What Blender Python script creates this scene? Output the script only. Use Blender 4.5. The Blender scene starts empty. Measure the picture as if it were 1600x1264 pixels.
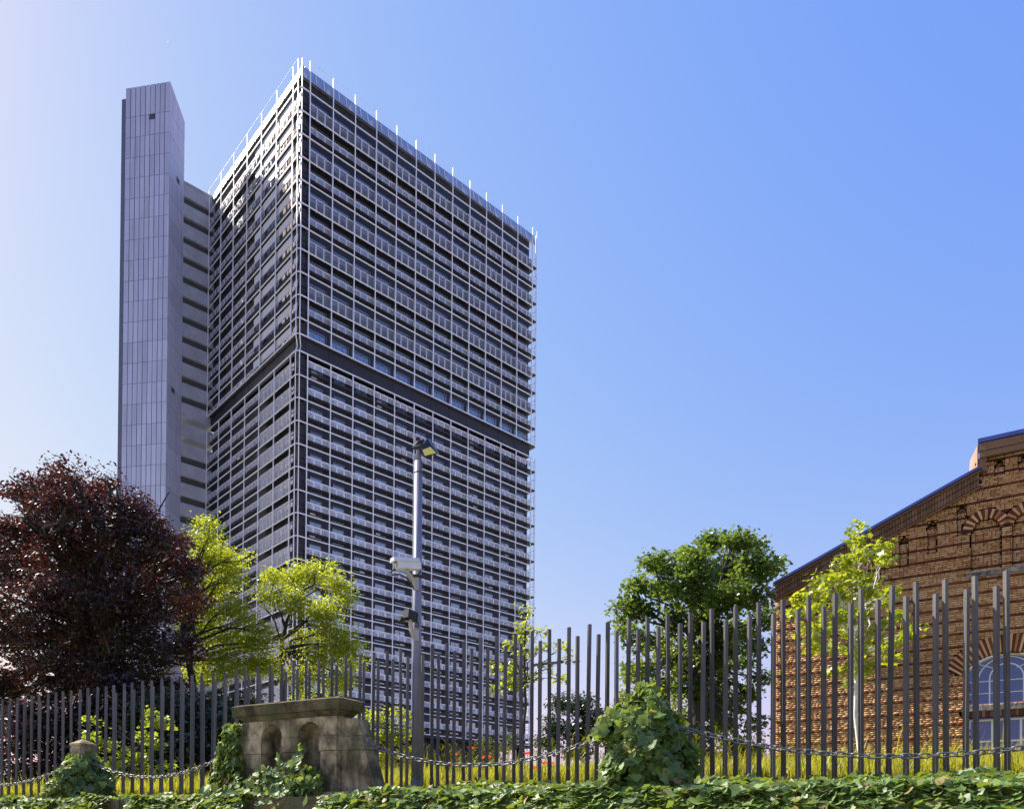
import bpy, math, random
import numpy as np
from mathutils import Matrix, Vector

rng = np.random.default_rng(7)
random.seed(7)
sc = bpy.context.scene
COL = sc.collection

# ------------------------------------------------------------------ camera, sky, sun, exposure
F_PX, CY_PX, PITCH, ROLL = 1216.613, 1277.787, 0.0088, 0.0077     # focal length and horizon row for a 1600 x 1264 frame
EYE = np.array([0, 0, 1.6])
cam = bpy.data.objects.new('camera', bpy.data.cameras.new('camera'))
COL.objects.link(cam)
cam.data.sensor_width = 36.0
cam.data.lens = 36.0 * F_PX / 1600
cam.data.shift_y = (CY_PX - 632) / 1600
cam.data.clip_start, cam.data.clip_end = 0.1, 6000
_F = np.array([0, math.cos(PITCH), math.sin(PITCH)])
_R = np.array([1.0, 0, 0])
_U = np.array([0, -math.sin(PITCH), math.cos(PITCH)])
CR = _R * math.cos(ROLL) + _U * math.sin(ROLL)
CU = _U * math.cos(ROLL) - _R * math.sin(ROLL)
M = Matrix.Identity(4)
for i in range(3):
    M[i][0], M[i][1], M[i][2], M[i][3] = CR[i], CU[i], -_F[i], EYE[i]
cam.matrix_world = M
sc.camera = cam

SUN_AZ = math.atan2(-0.881, 0.473)          # measured from +Y towards +X
SUN_EL = math.radians(46)
world = bpy.data.worlds.new('World')
sc.world = world
world.use_nodes = True
wn = world.node_tree
wn.nodes.clear()
wo = wn.nodes.new('ShaderNodeOutputWorld')
wb = wn.nodes.new('ShaderNodeBackground')
ws = wn.nodes.new('ShaderNodeTexSky')
ws.sky_type = 'NISHITA'
ws.sun_disc = False
ws.sun_elevation = SUN_EL
ws.sun_rotation = SUN_AZ
ws.altitude = 60
ws.air_density = 2.2
ws.dust_density = 0.8
ws.ozone_density = 3.0
EXPO = 1.0
SKY_S = 0.10
sep = wn.nodes.new('ShaderNodeSeparateColor')
com = wn.nodes.new('ShaderNodeCombineColor')
wn.links.new(ws.outputs[0], sep.inputs[0])
for ch, (gain, power) in enumerate(((.0974, 1.235), (.1488, .881), (.88, .04))):      # the camera's soft response to the bright sky
    pw = wn.nodes.new('ShaderNodeMath')
    pw.operation = 'POWER'
    pw.inputs[1].default_value = power
    ml = wn.nodes.new('ShaderNodeMath')
    ml.operation = 'MULTIPLY'
    ml.inputs[1].default_value = gain / (SKY_S * 2 ** EXPO)
    wn.links.new(sep.outputs[ch], pw.inputs[0])
    wn.links.new(pw.outputs[0], ml.inputs[0])
    wn.links.new(ml.outputs[0], com.inputs[ch])
wn.links.new(com.outputs[0], wb.inputs[0])
wb.inputs[1].default_value = SKY_S
wn.links.new(wb.outputs[0], wo.inputs[0])

sun = bpy.data.objects.new('sun', bpy.data.lights.new('sun', 'SUN'))
COL.objects.link(sun)
sun.data.energy = 4.6
sun.data.angle = math.radians(0.5)
sun.data.color = (1.0, 0.95, 0.86)
sd = Vector((math.sin(SUN_AZ) * math.cos(SUN_EL), math.cos(SUN_AZ) * math.cos(SUN_EL), math.sin(SUN_EL)))
sun.rotation_euler = sd.to_track_quat('Z', 'Y').to_euler()
sun.location = (-40, 20, 60)

sc.view_settings.view_transform = 'Standard'
sc.view_settings.look = 'None'
sc.view_settings.exposure = EXPO
sc.view_settings.gamma = 1.0
sc.view_settings.use_curve_mapping = False
sc.cycles.max_bounces = 8
sc.cycles.transparent_max_bounces = 8


def at(px, py, Y):
    """World point at depth Y (metres in front of the lens along +Y) seen in direction px, py."""
    r = _F + CR * (px - 800) / F_PX - CU * (py - CY_PX) / F_PX
    return EYE + r * (Y / r[1])


def pxm(Y):
    return Y / F_PX                        # metres per pixel at depth Y


# ------------------------------------------------------------------ materials
class NT:
    def __init__(self, name):
        self.m = bpy.data.materials.new(name)
        self.m.use_nodes = True
        self.t = self.m.node_tree
        self.t.nodes.clear()
        self.out = self.n('ShaderNodeOutputMaterial')

    def n(self, kind, **kw):
        nd = self.t.nodes.new(kind)
        for k, v in kw.items():
            if k.startswith('in_'):
                key = k[3:]
                nd.inputs[int(key) if key.isdigit() else key].default_value = v
            else:
                setattr(nd, k, v)
        return nd

    def l(self, a, b):
        self.t.links.new(a, b)

    def noise(self, scale, detail=4, rough=0.55, coord='Object', stretch=None):
        tc = self.n('ShaderNodeTexCoord')
        nz = self.n('ShaderNodeTexNoise')
        nz.inputs['Scale'].default_value = scale
        nz.inputs['Detail'].default_value = detail
        nz.inputs['Roughness'].default_value = rough
        src = tc.outputs[coord]
        if stretch:
            mp = self.n('ShaderNodeMapping')
            mp.inputs['Scale'].default_value = stretch
            self.l(src, mp.inputs[0])
            src = mp.outputs[0]
        self.l(src, nz.inputs['Vector'])
        return nz.outputs['Fac']

    def ramp(self, fac, stops):
        r = self.n('ShaderNodeValToRGB')
        el = r.color_ramp.elements
        while len(el) < len(stops):
            el.new(0.5)
        for e, (p, c) in zip(el, stops):
            e.position = p
            e.color = (*c, 1) if len(c) == 3 else c
        self.l(fac, r.inputs[0])
        return r.outputs[0]

    def mix(self, fac, a, b, mode='MIX'):
        m = self.n('ShaderNodeMixRGB', blend_type=mode)
        for i, v in enumerate((fac, a, b)):
            if hasattr(v, 'is_output'):
                self.l(v, m.inputs[i])
            elif i == 0:
                m.inputs[0].default_value = v
            else:
                m.inputs[i].default_value = (*v, 1)
        return m.outputs[0]

    def principled(self, color, rough=0.6, metal=0.0, spec=0.5, bump=None, bump_d=0.02, bump_s=0.5):
        p = self.n('ShaderNodeBsdfPrincipled')
        if hasattr(color, 'is_output'):
            self.l(color, p.inputs['Base Color'])
        else:
            p.inputs['Base Color'].default_value = (*color, 1)
        if hasattr(rough, 'is_output'):
            self.l(rough, p.inputs['Roughness'])
        else:
            p.inputs['Roughness'].default_value = rough
        p.inputs['Metallic'].default_value = metal
        p.inputs['Specular IOR Level'].default_value = spec
        if bump is not None:
            b = self.n('ShaderNodeBump')
            b.inputs['Distance'].default_value = bump_d
            b.inputs['Strength'].default_value = bump_s
            self.l(bump, b.inputs['Height'])
            self.l(b.outputs[0], p.inputs['Normal'])
        self.l(p.outputs[0], self.out.inputs[0])
        return p

    def island(self):
        g = self.n('ShaderNodeNewGeometry')
        o = self.n('ShaderNodeObjectInfo')
        a = self.n('ShaderNodeMath', operation='ADD')
        self.l(g.outputs['Random Per Island'], a.inputs[0])
        self.l(o.outputs['Random'], a.inputs[1])
        f = self.n('ShaderNodeMath', operation='FRACT')
        self.l(a.outputs[0], f.inputs[0])
        return f.outputs[0]


def plain(name, c, rough=0.5, metal=0.0, spec=0.5, var=0.25, scale=3.0, bump=0.0):
    t = NT(name)
    nz = t.noise(scale)
    lo = tuple(x * (1 - var) for x in c)
    hi = tuple(min(1, x * (1 + var)) for x in c)
    col = t.ramp(nz, [(0.3, lo), (0.7, hi)])
    t.principled(col, rough, metal, spec, nz if bump else None, bump, 0.6)
    return t.m


def per_piece(name, c, rough=0.5, metal=0.0, spec=0.5, var=0.2, scale=2.0):
    t = NT(name)
    r = t.island()
    nz = t.noise(scale)
    lo = tuple(x * (1 - var) for x in c)
    hi = tuple(min(1, x * (1 + var)) for x in c)
    col = t.ramp(r, [(0.0, lo), (1.0, hi)])
    col = t.mix(0.35, col, t.ramp(nz, [(0.35, tuple(x * .7 for x in c)), (0.65, tuple(min(1, x * 1.2) for x in c))]))
    t.principled(col, rough, metal, spec)
    return t.m


def leaf_mat(name, stops, trans, tfac=0.5, gloss=0.06, grough=0.35):
    t = NT(name)
    r = t.island()
    col = t.ramp(r, stops)
    d = t.n('ShaderNodeBsdfDiffuse')
    t.l(col, d.inputs[0])
    tr = t.n('ShaderNodeBsdfTranslucent')
    tc = t.mix(0.6, col, trans)
    t.l(tc, tr.inputs[0])
    m1 = t.n('ShaderNodeMixShader')
    m1.inputs[0].default_value = tfac
    t.l(d.outputs[0], m1.inputs[1])
    t.l(tr.outputs[0], m1.inputs[2])
    g = t.n('ShaderNodeBsdfGlossy')
    g.inputs['Roughness'].default_value = grough
    g.inputs[0].default_value = (1, 1, 1, 1)
    lw = t.n('ShaderNodeLayerWeight')
    lw.inputs[0].default_value = 0.25
    mm = t.n('ShaderNodeMath', operation='MULTIPLY_ADD')
    mm.inputs[1].default_value = gloss * 2.0
    mm.inputs[2].default_value = gloss * 0.6
    t.l(lw.outputs['Fresnel'], mm.inputs[0])
    m2 = t.n('ShaderNodeMixShader')
    t.l(mm.outputs[0], m2.inputs[0])
    t.l(m1.outputs[0], m2.inputs[1])
    t.l(g.outputs[0], m2.inputs[2])
    t.l(m2.outputs[0], t.out.inputs[0])
    return t.m


def stone_mat(name, base, moss=0.5, scale=2.0):
    t = NT(name)
    n1 = t.noise(scale, 6, 0.65)
    n2 = t.noise(scale * 5, 5, 0.7)
    n3 = t.noise(scale * 0.8, 3, 0.6, stretch=(1, 1, 0.35))
    c = t.ramp(n1, [(0.38, tuple(x * .38 for x in base)), (0.5, base), (0.60, tuple(min(1, x * 1.5) for x in base))])
    c = t.mix(t.ramp(n3, [(0.47, (0, 0, 0)), (0.60, (moss, moss, moss))]), c, (0.07, 0.075, 0.03))
    c = t.mix(t.ramp(n2, [(0.60, (0, 0, 0)), (0.70, (.7, .7, .7))]), c, tuple(x * .3 for x in base))
    r = t.island()
    c = t.mix(0.5, c, t.ramp(r, [(0, (.75, .72, .68)), (1, (1, 1, 1))]), 'MULTIPLY')
    b = t.n('ShaderNodeMath', operation='ADD')
    t.l(n1, b.inputs[0])
    t.l(n2, b.inputs[1])
    t.principled(c, 0.92, 0, 0.2, b.outputs[0], 0.05, 0.9)
    return t.m


def glass_mat(name, c, rough=0.05, spec=1.0, refl=0.18, tint=(.8, .85, 1)):
    t = NT(name)
    r = t.island()
    col = t.ramp(r, [(0, tuple(x * .5 for x in c)), (1, c)])
    p = t.principled(col, rough, 0.0, spec)
    gl = t.n('ShaderNodeBsdfGlossy')
    gl.inputs['Roughness'].default_value = rough
    gl.inputs[0].default_value = (*tint, 1)
    mx = t.n('ShaderNodeMixShader')
    mx.inputs[0].default_value = refl
    t.l(p.outputs[0], mx.inputs[1])
    t.l(gl.outputs[0], mx.inputs[2])
    t.l(mx.outputs[0], t.out.inputs[0])
    return t.m


MT = {}
MT['rod'] = plain('white_painted_steel', (0.86, 0.85, 0.84), 0.45, var=0.06)
MT['bronze'] = plain('dark_bronze_cladding', (0.020, 0.018, 0.019), 0.5, 0.1, var=0.3, scale=.6)
MT['bronze2'] = plain('dark_bronze_band', (0.018, 0.016, 0.018), 0.55, 0.0, var=0.25, scale=.5)
MT['slab'] = plain('walkway_grey', (0.030, 0.028, 0.030), 0.7, var=0.25)
MT['shade'] = per_piece('grey_louvre', (0.66, 0.65, 0.65), 0.5, var=0.2)
MT['shade_up'] = per_piece('grey_upper_louvre', (0.42, 0.41, 0.41), 0.5, var=0.2)
MT['mesh'] = per_piece('grey_tall_louvre', (0.22, 0.22, 0.225), 0.5, var=0.15)
MT['glass'] = glass_mat('tower_window_glass', (0.030, 0.034, 0.045), .05, 1.0, .30)
MT['frame'] = plain('window_frame_metal', (0.20, 0.20, 0.21), 0.4, 0.5, var=0.1)
MT['blind'] = per_piece('pale_blind', (0.55, 0.58, 0.62), 0.4, var=0.3)
MT['fascia'] = plain('roof_fascia_metal', (0.42, 0.43, 0.44), 0.28, 0.7, var=0.12, scale=.4)
MT['spandrel'] = per_piece('pale_spandrel', (0.62, 0.61, 0.60), 0.5, var=0.06)
MT['clad'] = per_piece('fibre_cement_cladding', (0.72, 0.68, 0.76), 0.75, spec=.3, var=0.05, scale=.25)
t = NT('fibre_cement_cladding')
r_ = t.island()
c_ = t.ramp(r_, [(0, (.58, .58, .68)), (1, (.70, .70, .81))])
c_ = t.mix(.7, c_, t.ramp(t.noise(1.4, 5, .6, stretch=(1, 1, .06)), [(.32, (.78, .78, .78)), (.6, (1, 1, 1))]), 'MULTIPLY')
c_ = t.mix(.6, c_, t.ramp(t.noise(.12, 4, .6), [(.35, (.85, .85, .88)), (.65, (1, 1, 1))]), 'MULTIPLY')
t.principled(c_, .75, 0, .3)
MT['clad'] = t.m
MT['conc'] = plain('pale_concrete', (0.42, 0.42, 0.44), 0.85, var=0.15, scale=.5)
MT['dark'] = plain('dark_opening', (0.09, 0.088, 0.08), 0.8, var=0.1)
MT['joint'] = plain('cladding_joint', (0.07, 0.07, 0.08), 0.9, var=0.1)
MT['post'] = plain('galvanised_grey_post', (0.115, 0.105, 0.095), 0.5, 0.1, var=0.22, scale=5)
t = NT('weathered_grey_post')
r_ = t.island()
c_ = t.ramp(r_, [(0, (.085, .078, .07)), (1, (.145, .135, .125))])
c_ = t.mix(.8, c_, t.ramp(t.noise(4, 6, .7, stretch=(1, 1, .25)), [(.35, (.6, .58, .55)), (.6, (1.05, 1.05, 1.05))]), 'MULTIPLY')
c_ = t.mix(t.ramp(t.noise(11, 5, .7), [(.66, (0, 0, 0)), (.74, (.6, .6, .6))]), c_, (.10, .05, .025))
t.principled(c_, .5, .1, .5, t.noise(25, 3), .003, .5)
MT['post'] = t.m
MT['pole'] = plain('galvanised_pole', (0.22, 0.22, 0.27), 0.55, 0.1, var=0.15, scale=3)
MT['black'] = plain('black_metal', (0.018, 0.018, 0.020), 0.45, var=0.2)
MT['camwhite'] = plain('camera_white_paint', (0.72, 0.70, 0.64), 0.4, var=0.08)
MT['camgrey'] = plain('camera_bracket', (0.42, 0.40, 0.36), 0.5, .3, var=0.15)
MT['lens'] = glass_mat('camera_lens', (0.01, 0.01, 0.012))
MT['chain'] = plain('weathered_chain_iron', (0.17, 0.165, 0.155), 0.42, 0.65, var=0.35, scale=20)
MT['stone'] = stone_mat('weathered_sandstone', (0.36, 0.295, 0.17), 0.7, 3.0)
MT['stone2'] = stone_mat('mossy_coping_stone', (0.13, 0.108, 0.052), 0.7, 2.2)
MT['redstone'] = stone_mat('reddish_plaster', (0.40, 0.21, 0.13), 0.2)
MT['bark'] = plain('bark', (0.055, 0.045, 0.035), 0.9, var=0.4, scale=6, bump=0.03)
MT['whitebark'] = plain('limewashed_bark', (0.70, 0.68, 0.63), 0.8, var=0.15, scale=8, bump=0.01)
MT['mortar'] = plain('dark_mortar', (0.085, 0.05, 0.032), 0.95, var=0.3, scale=6, bump=0.02)
MT['winwhite'] = plain('white_window_paint', (0.78, 0.78, 0.78), 0.5, var=0.05)
MT['winglass'] = glass_mat('sky_tinted_window_glass', (0.035, 0.055, 0.17), 0.03, .5, .10, (.5, .6, 1))  # blue sky reflection is painted into the base colour and tint
MT['zinc'] = plain('sky_tinted_zinc', (0.10, 0.12, 0.30), 0.3, 0.7, var=0.1)  # the sky's blue reflection is painted into the zinc base colour
MT['pipe'] = plain('grey_downpipe', (0.30, 0.29, 0.28), 0.45, .4, var=0.2)
MT['bandstone'] = stone_mat('grey_band_stone', (0.36, 0.32, 0.28), 0.15, 3)


def brick_mat(name, stops):
    t = NT(name)
    r = t.island()
    c = t.ramp(r, stops)
    nz = t.noise(14, 5, .65)
    c = t.mix(0.5, c, t.ramp(nz, [(0.3, (.75, .72, .70)), (0.65, (1.1, 1.08, 1.05))]), 'MULTIPLY')
    n2 = t.noise(0.7, 4, .6)
    c = t.mix(0.6, c, t.ramp(n2, [(0.3, (.82, .77, .72)), (0.6, (1, 1, 1))]), 'MULTIPLY')
    t.principled(c, 0.9, 0, 0.25, nz, 0.012, 0.6)
    return t.m


MT['brick'] = brick_mat('tan_brick', [(0, (.42, .18, .07)), (.25, (.64, .33, .135)), (.6, (.74, .42, .185)), (.9, (.78, .50, .26)), (1, (.54, .20, .08))])
MT['redbrick'] = brick_mat('dark_red_brick', [(0, (.10, .035, .018)), (.5, (.16, .05, .025)), (1, (.22, .08, .04))])
MT['brownbrick'] = brick_mat('brown_cornice_brick', [(0, (.17, .095, .06)), (.5, (.23, .13, .08)), (1, (.29, .17, .11))])

MT['beech'] = leaf_mat('copper_beech_leaf', [(0, (.014, .010, .010)), (.4, (.028, .015, .012)), (.75, (.050, .020, .015)), (.88, (.09, .032, .02)), (.89, (.04, .05, .018)), (1, (.06, .07, .02))],
                       (.17, .016, .008), .28, .055, .4)
MT['locust'] = leaf_mat('yellow_green_leaf', [(0, (.10, .15, .012)), (.5, (.21, .27, .018)), (1, (.34, .35, .02))], (.72, .76, .03), .60, .04)
MT['maple'] = leaf_mat('green_maple_leaf', [(0, (.030, .065, .016)), (.5, (.06, .115, .024)), (1, (.11, .165, .03))], (.36, .48, .04), .44, .03)
MT['young'] = leaf_mat('young_maple_leaf', [(0, (.11, .17, .012)), (.5, (.20, .27, .018)), (1, (.30, .34, .02))], (.72, .76, .03), .6, .05)
MT['shrub'] = leaf_mat('shrub_leaf', [(0, (.08, .14, .012)), (.5, (.17, .24, .02)), (1, (.30, .34, .03))], (.66, .74, .05), .55, .05)
MT['hazel'] = leaf_mat('hazel_leaf', [(0, (.05, .09, .012)), (.5, (.10, .15, .02)), (1, (.20, .23, .03))], (.55, .62, .05), .5, .05)
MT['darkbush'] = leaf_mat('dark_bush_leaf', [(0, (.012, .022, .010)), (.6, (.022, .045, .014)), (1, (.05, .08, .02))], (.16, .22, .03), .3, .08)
MT['ivy'] = leaf_mat('ivy_leaf', [(0, (.040, .085, .016)), (.5, (.115, .20, .034)), (.82, (.16, .25, .05)), (.94, (.26, .30, .06)), (.97, (.28, .20, .06)), (1, (.20, .12, .05))], (.55, .66, .05), .34, .06, .5)
MT['grass'] = leaf_mat('dry_meadow_grass', [(0, (.14, .19, .015)), (.5, (.30, .30, .025)), (1, (.48, .40, .06))], (.78, .72, .05), .55, .03)
MT['poppy'] = leaf_mat('poppy_petal', [(0, (.55, .03, .012)), (1, (.75, .06, .02))], (.95, .09, .03), .5, .03)
MT['stem'] = leaf_mat('plant_stem', [(0, (.10, .12, .03)), (1, (.20, .22, .06))], (.4, .4, .1), .3, .03)
t = NT('lawn_soil')
c_ = t.ramp(t.noise(0.6, 6), [(.3, (.10, .13, .02)), (.7, (.24, .24, .04))])
t.principled(c_, .95, 0, .1, t.noise(8, 5), .05, .8)
MT['lawn'] = t.m
t = NT('asphalt')
c_ = t.ramp(t.noise(9, 6), [(.3, (.04, .04, .042)), (.7, (.065, .063, .06))])
t.principled(c_, .9, 0, .3, t.noise(60, 3), .01, .6)
MT['asphalt'] = t.m
t = NT('sodium_lens')
p_ = t.principled((.90, .74, .14), .35, 0, .5)
MT['amber'] = t.m


# ------------------------------------------------------------------ object helpers
def link(name, me, parent=None, loc=None, rot=None):
    o = bpy.data.objects.new(name, me)
    COL.objects.link(o)
    if parent is not None:
        o.parent = parent
    if loc is not None:
        o.location = loc
    if rot is not None:
        o.rotation_euler = rot
    return o


def tag(o, label=None, cat=None, group=None, kind=None):
    if label:
        o['label'] = label
    if cat:
        o['category'] = cat
    if group:
        o['group'] = group
    if kind:
        o['kind'] = kind
    return o


def thing(name, label, cat, loc=(0, 0, 0), rz=0.0, group=None):
    o = bpy.data.objects.new(name, None)
    o.empty_display_size = 0.2
    COL.objects.link(o)
    o.location = loc
    o.rotation_euler = (0, 0, rz)
    return tag(o, label, cat, group)


def np_mesh(name, V, Fs, mats, midx=None, smooth=False):
    """V (N,3); Fs list of integer arrays (faces of one size each)."""
    me = bpy.data.meshes.new(name)
    V = np.asarray(V, np.float32)
    me.vertices.add(len(V))
    me.vertices.foreach_set('co', V.ravel())
    Fs = [np.asarray(f, np.int32) for f in Fs if len(f)]
    loops = np.concatenate([f.ravel() for f in Fs])
    tot = np.concatenate([np.full(len(f), f.shape[1], np.int32) for f in Fs])
    start = np.concatenate([[0], np.cumsum(tot)[:-1]]).astype(np.int32)
    me.loops.add(len(loops))
    me.loops.foreach_set('vertex_index', loops)
    me.polygons.add(len(tot))
    me.polygons.foreach_set('loop_start', start)
    me.polygons.foreach_set('loop_total', tot)
    if midx is not None:
        me.polygons.foreach_set('material_index', np.asarray(midx, np.int32))
    if smooth:
        me.polygons.foreach_set('use_smooth', np.ones(len(tot), bool))
    for m in (mats if isinstance(mats, (list, tuple)) else [mats]):
        me.materials.append(m)
    me.update(calc_edges=True)
    return me


class MB:
    """Collects boxes, prisms, tubes and polygons; build() links them as one mesh object."""

    def __init__(self):
        self.v, self.f, self.m, self.k = [], [], [], 0
        self.mi = 0

    def add(self, verts, faces):
        b = self.k
        self.v.extend([tuple(map(float, x)) for x in verts])
        self.k += len(verts)
        for f in faces:
            self.f.append([b + i for i in f])
            self.m.append(self.mi)

    BOXF = [(0, 3, 2, 1), (4, 5, 6, 7), (0, 1, 5, 4), (1, 2, 6, 5), (2, 3, 7, 6), (3, 0, 4, 7)]

    def box(self, x0, x1, y0, y1, z0, z1):
        self.add([(x0, y0, z0), (x1, y0, z0), (x1, y1, z0), (x0, y1, z0), (x0, y0, z1), (x1, y0, z1), (x1, y1, z1), (x0, y1, z1)], self.BOXF)

    def hexa(self, b, t_):
        self.add(list(b) + list(t_), self.BOXF)

    def obox(self, c, ax, ay, az):
        """Box with centre and three half-axis vectors."""
        c, ax, ay, az = (np.asarray(q, float) for q in (c, ax, ay, az))
        s = [(-1, -1), (1, -1), (1, 1), (-1, 1)]
        self.add([c + a * ax + b * ay - az for a, b in s] + [c + a * ax + b * ay + az for a, b in s], self.BOXF)

    def prism(self, pts, dvec):
        """Extrudes a planar outline (list of 3D points) by dvec."""
        n = len(pts)
        p = [np.asarray(q, float) for q in pts]
        d = np.asarray(dvec, float)
        self.add(p + [q + d for q in p], [tuple(range(n - 1, -1, -1)), tuple(range(n, 2 * n))] + [(i, (i + 1) % n, n + (i + 1) % n, n + i) for i in range(n)])

    def tube(self, pts, r, seg=6, caps=True, square=False):
        pts = [np.asarray(q, float) for q in pts]
        rs = r if hasattr(r, '__len__') else [r] * len(pts)
        n = len(pts)
        vs = []
        prev = None
        for i in range(n):
            d = pts[min(i + 1, n - 1)] - pts[max(i - 1, 0)]
            d = d / (np.linalg.norm(d) + 1e-9)
            ref = np.array([0, 0, 1.0]) if abs(d[2]) < 0.9 else np.array([1.0, 0, 0])
            if prev is not None:
                a = prev - d * (prev @ d)
                if np.linalg.norm(a) < 1e-6:
                    a = np.cross(d, ref)
            else:
                a = np.cross(d, ref)
            a = a / np.linalg.norm(a)
            prev = a
            b = np.cross(d, a)
            off = math.pi / seg if square else 0
            for k in range(seg):
                t_ = 2 * math.pi * k / seg + off
                vs.append(pts[i] + rs[i] * (a * math.cos(t_) + b * math.sin(t_)))
        fs = [(i * seg + k, i * seg + (k + 1) % seg, (i + 1) * seg + (k + 1) % seg, (i + 1) * seg + k) for i in range(n - 1) for k in range(seg)]
        if caps:
            fs += [tuple(range(seg - 1, -1, -1)), tuple((n - 1) * seg + k for k in range(seg))]
        self.add(vs, fs)

    def mesh(self, name, mats, smooth=False):
        me = bpy.data.meshes.new(name)
        me.from_pydata(self.v, [], self.f)
        for m in (mats if isinstance(mats, (list, tuple)) else [mats]):
            me.materials.append(m)
        if any(self.m):
            me.polygons.foreach_set('material_index', self.m)
        if smooth:
            me.polygons.foreach_set('use_smooth', [True] * len(self.f))
        me.update()
        return me

    def build(self, name, mats, parent=None, smooth=False, loc=None, rot=None):
        return link(name, self.mesh(name, mats, smooth), parent, loc, rot)


def merge_copies(name, tmpl, places, mats, parent):
    """One mesh of many translated / rotated copies of an MB template (places: list of (x, y, z, rz))."""
    V = np.array(tmpl.v)
    n = len(V)
    sizes = {}
    for f, m in zip(tmpl.f, tmpl.m):
        sizes.setdefault(len(f), []).append((f, m))
    P = np.array(places, float)
    c, s = np.cos(P[:, 3]), np.sin(P[:, 3])
    X = V[None, :, 0] * c[:, None] - V[None, :, 1] * s[:, None] + P[:, 0:1]
    Y = V[None, :, 0] * s[:, None] + V[None, :, 1] * c[:, None] + P[:, 1:2]
    Z = V[None, :, 2] + P[:, 2:3]
    W = np.stack([X, Y, Z], -1).reshape(-1, 3)
    Fs, mi = [], []
    off = np.arange(len(P)) * n
    for sz, lst in sizes.items():
        fa = np.array([f for f, _ in lst])
        Fs.append((fa[None] + off[:, None, None]).reshape(-1, sz))
        mi.append(np.tile([m for _, m in lst], len(P)))
    o = link(name, np_mesh(name, W, Fs, mats, np.concatenate(mi)), parent)
    o['kind'] = 'stuff'
    return o


def place_many(name, tmpl, places, mats, parent, key=None, limit=300):
    """The first `limit` (by key) as objects of their own with a shared mesh, the rest joined."""
    order = sorted(places, key=key) if key else list(places)
    me = tmpl.mesh(name, mats)
    for (x, y, z, rz) in order[:limit]:
        link(name, me, parent, (x, y, z), (0, 0, rz))
    if len(order) > limit:
        merge_copies(name, tmpl, order[limit:], mats, parent)


# ------------------------------------------------------------------ leaves
LEAF_SIMPLE = (np.array([[0, -.5, 0], [.3, 0, .07], [0, .5, 0], [-.3, 0, .07]]), [np.array([[0, 1, 2], [0, 2, 3]])])
LEAF_LOBED = (np.array([[0, -.45, 0], [.40, -.40, .05], [.28, -.08, .02], [.55, .10, .06], [.2, .2, .02], [0, .58, -.05], [-.2, .2, .02], [-.55, .10, .06], [-.28, -.08, .02], [-.40, -.40, .05]]),
              [np.array([[0, 1, 2], [0, 8, 9]]), np.array([[0, 2, 4, 5], [0, 5, 6, 8]]), np.array([[2, 3, 4], [6, 7, 8]])])
LEAF_LOBED = (LEAF_LOBED[0], [np.concatenate([LEAF_LOBED[1][0], LEAF_LOBED[1][2]]), LEAF_LOBED[1][1]])
LEAF_IVY = (np.array([[0, -.42, 0], [.34, -.46, .05], [.46, -.02, .06], [.22, .12, .0], [0, .55, -.06], [-.22, .12, .0], [-.46, -.02, .06], [-.34, -.46, .05]]),
            [np.array([[0, 1, 2, 3], [0, 5, 6, 7]]), np.array([[0, 3, 4], [0, 4, 5]])])
LEAF_IVY = (LEAF_IVY[0], [LEAF_IVY[1][1], LEAF_IVY[1][0]])


def unit(a):
    return a / (np.linalg.norm(a, axis=-1, keepdims=True) + 1e-9)


def leaf_frames(normal, g):
    N = unit(normal)
    r = unit(g.normal(size=N.shape))
    T = unit(np.cross(N, r))
    B = np.cross(N, T)
    return T, B, N


def leaves_mesh(name, C, normal, size, tmpl, mat, g):
    TV, TF = tmpl
    T, B, N = leaf_frames(normal, g)
    s = np.asarray(size)[:, None, None]
    W = C[:, None, :] + s * (TV[None, :, 0, None] * T[:, None] + TV[None, :, 1, None] * B[:, None] + TV[None, :, 2, None] * N[:, None])
    n = len(TV)
    off = np.arange(len(C)) * n
    Fs = [(f[None] + off[:, None, None]).reshape(-1, f.shape[1]) for f in TF]
    return np_mesh(name, W.reshape(-1, 3), Fs, mat)


def crown_points(clumps, per_m2, twig_leaves, twig_r, g, gap=0.25, flat=0.55):
    """clumps: (centre, rx, ry, rz). Twigs gather near the clump surface; leaves gather round twigs."""
    Cs, Ns = [], []
    for (c, rx, ry, rz) in clumps:
        area = 4 * math.pi * ((rx * ry + ry * rz + rx * rz) / 3)
        nt = max(3, int(area * per_m2 / twig_leaves))
        d = unit(g.normal(size=(nt, 3)))
        d[:, 2] += 0.15
        rad = g.random(nt) ** 0.38 * (1 + 0.18 * g.normal(size=nt))
        p = c + d * rad[:, None] * np.array([rx, ry, rz])
        # gaps from a cheap value-noise
        q = p / (twig_r * 3.5)
        h = np.sin(q[:, 0] * 1.7 + 1.3 * np.sin(q[:, 1] * 1.3)) + np.sin(q[:, 1] * 1.9 + 1.7 * np.sin(q[:, 2] * 1.1)) + np.sin(q[:, 2] * 2.1 + 1.1 * np.sin(q[:, 0] * .9))
        keep = h > np.quantile(h, gap) if nt > 8 else np.ones(nt, bool)
        p, d = p[keep], d[keep]
        nl = g.poisson(twig_leaves, len(p))
        idx = np.repeat(np.arange(len(p)), nl)
        off = g.normal(size=(len(idx), 3)).clip(-1.5, 1.5) * twig_r * np.array([1, 1, flat])
        Cs.append(p[idx] + off)
        nn = unit(d[idx] * 0.5 + np.array([0, 0, .8]) + g.normal(size=(len(idx), 3)) * 0.6)
        Ns.append(nn)
    return np.concatenate(Cs), np.concatenate(Ns)


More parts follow.
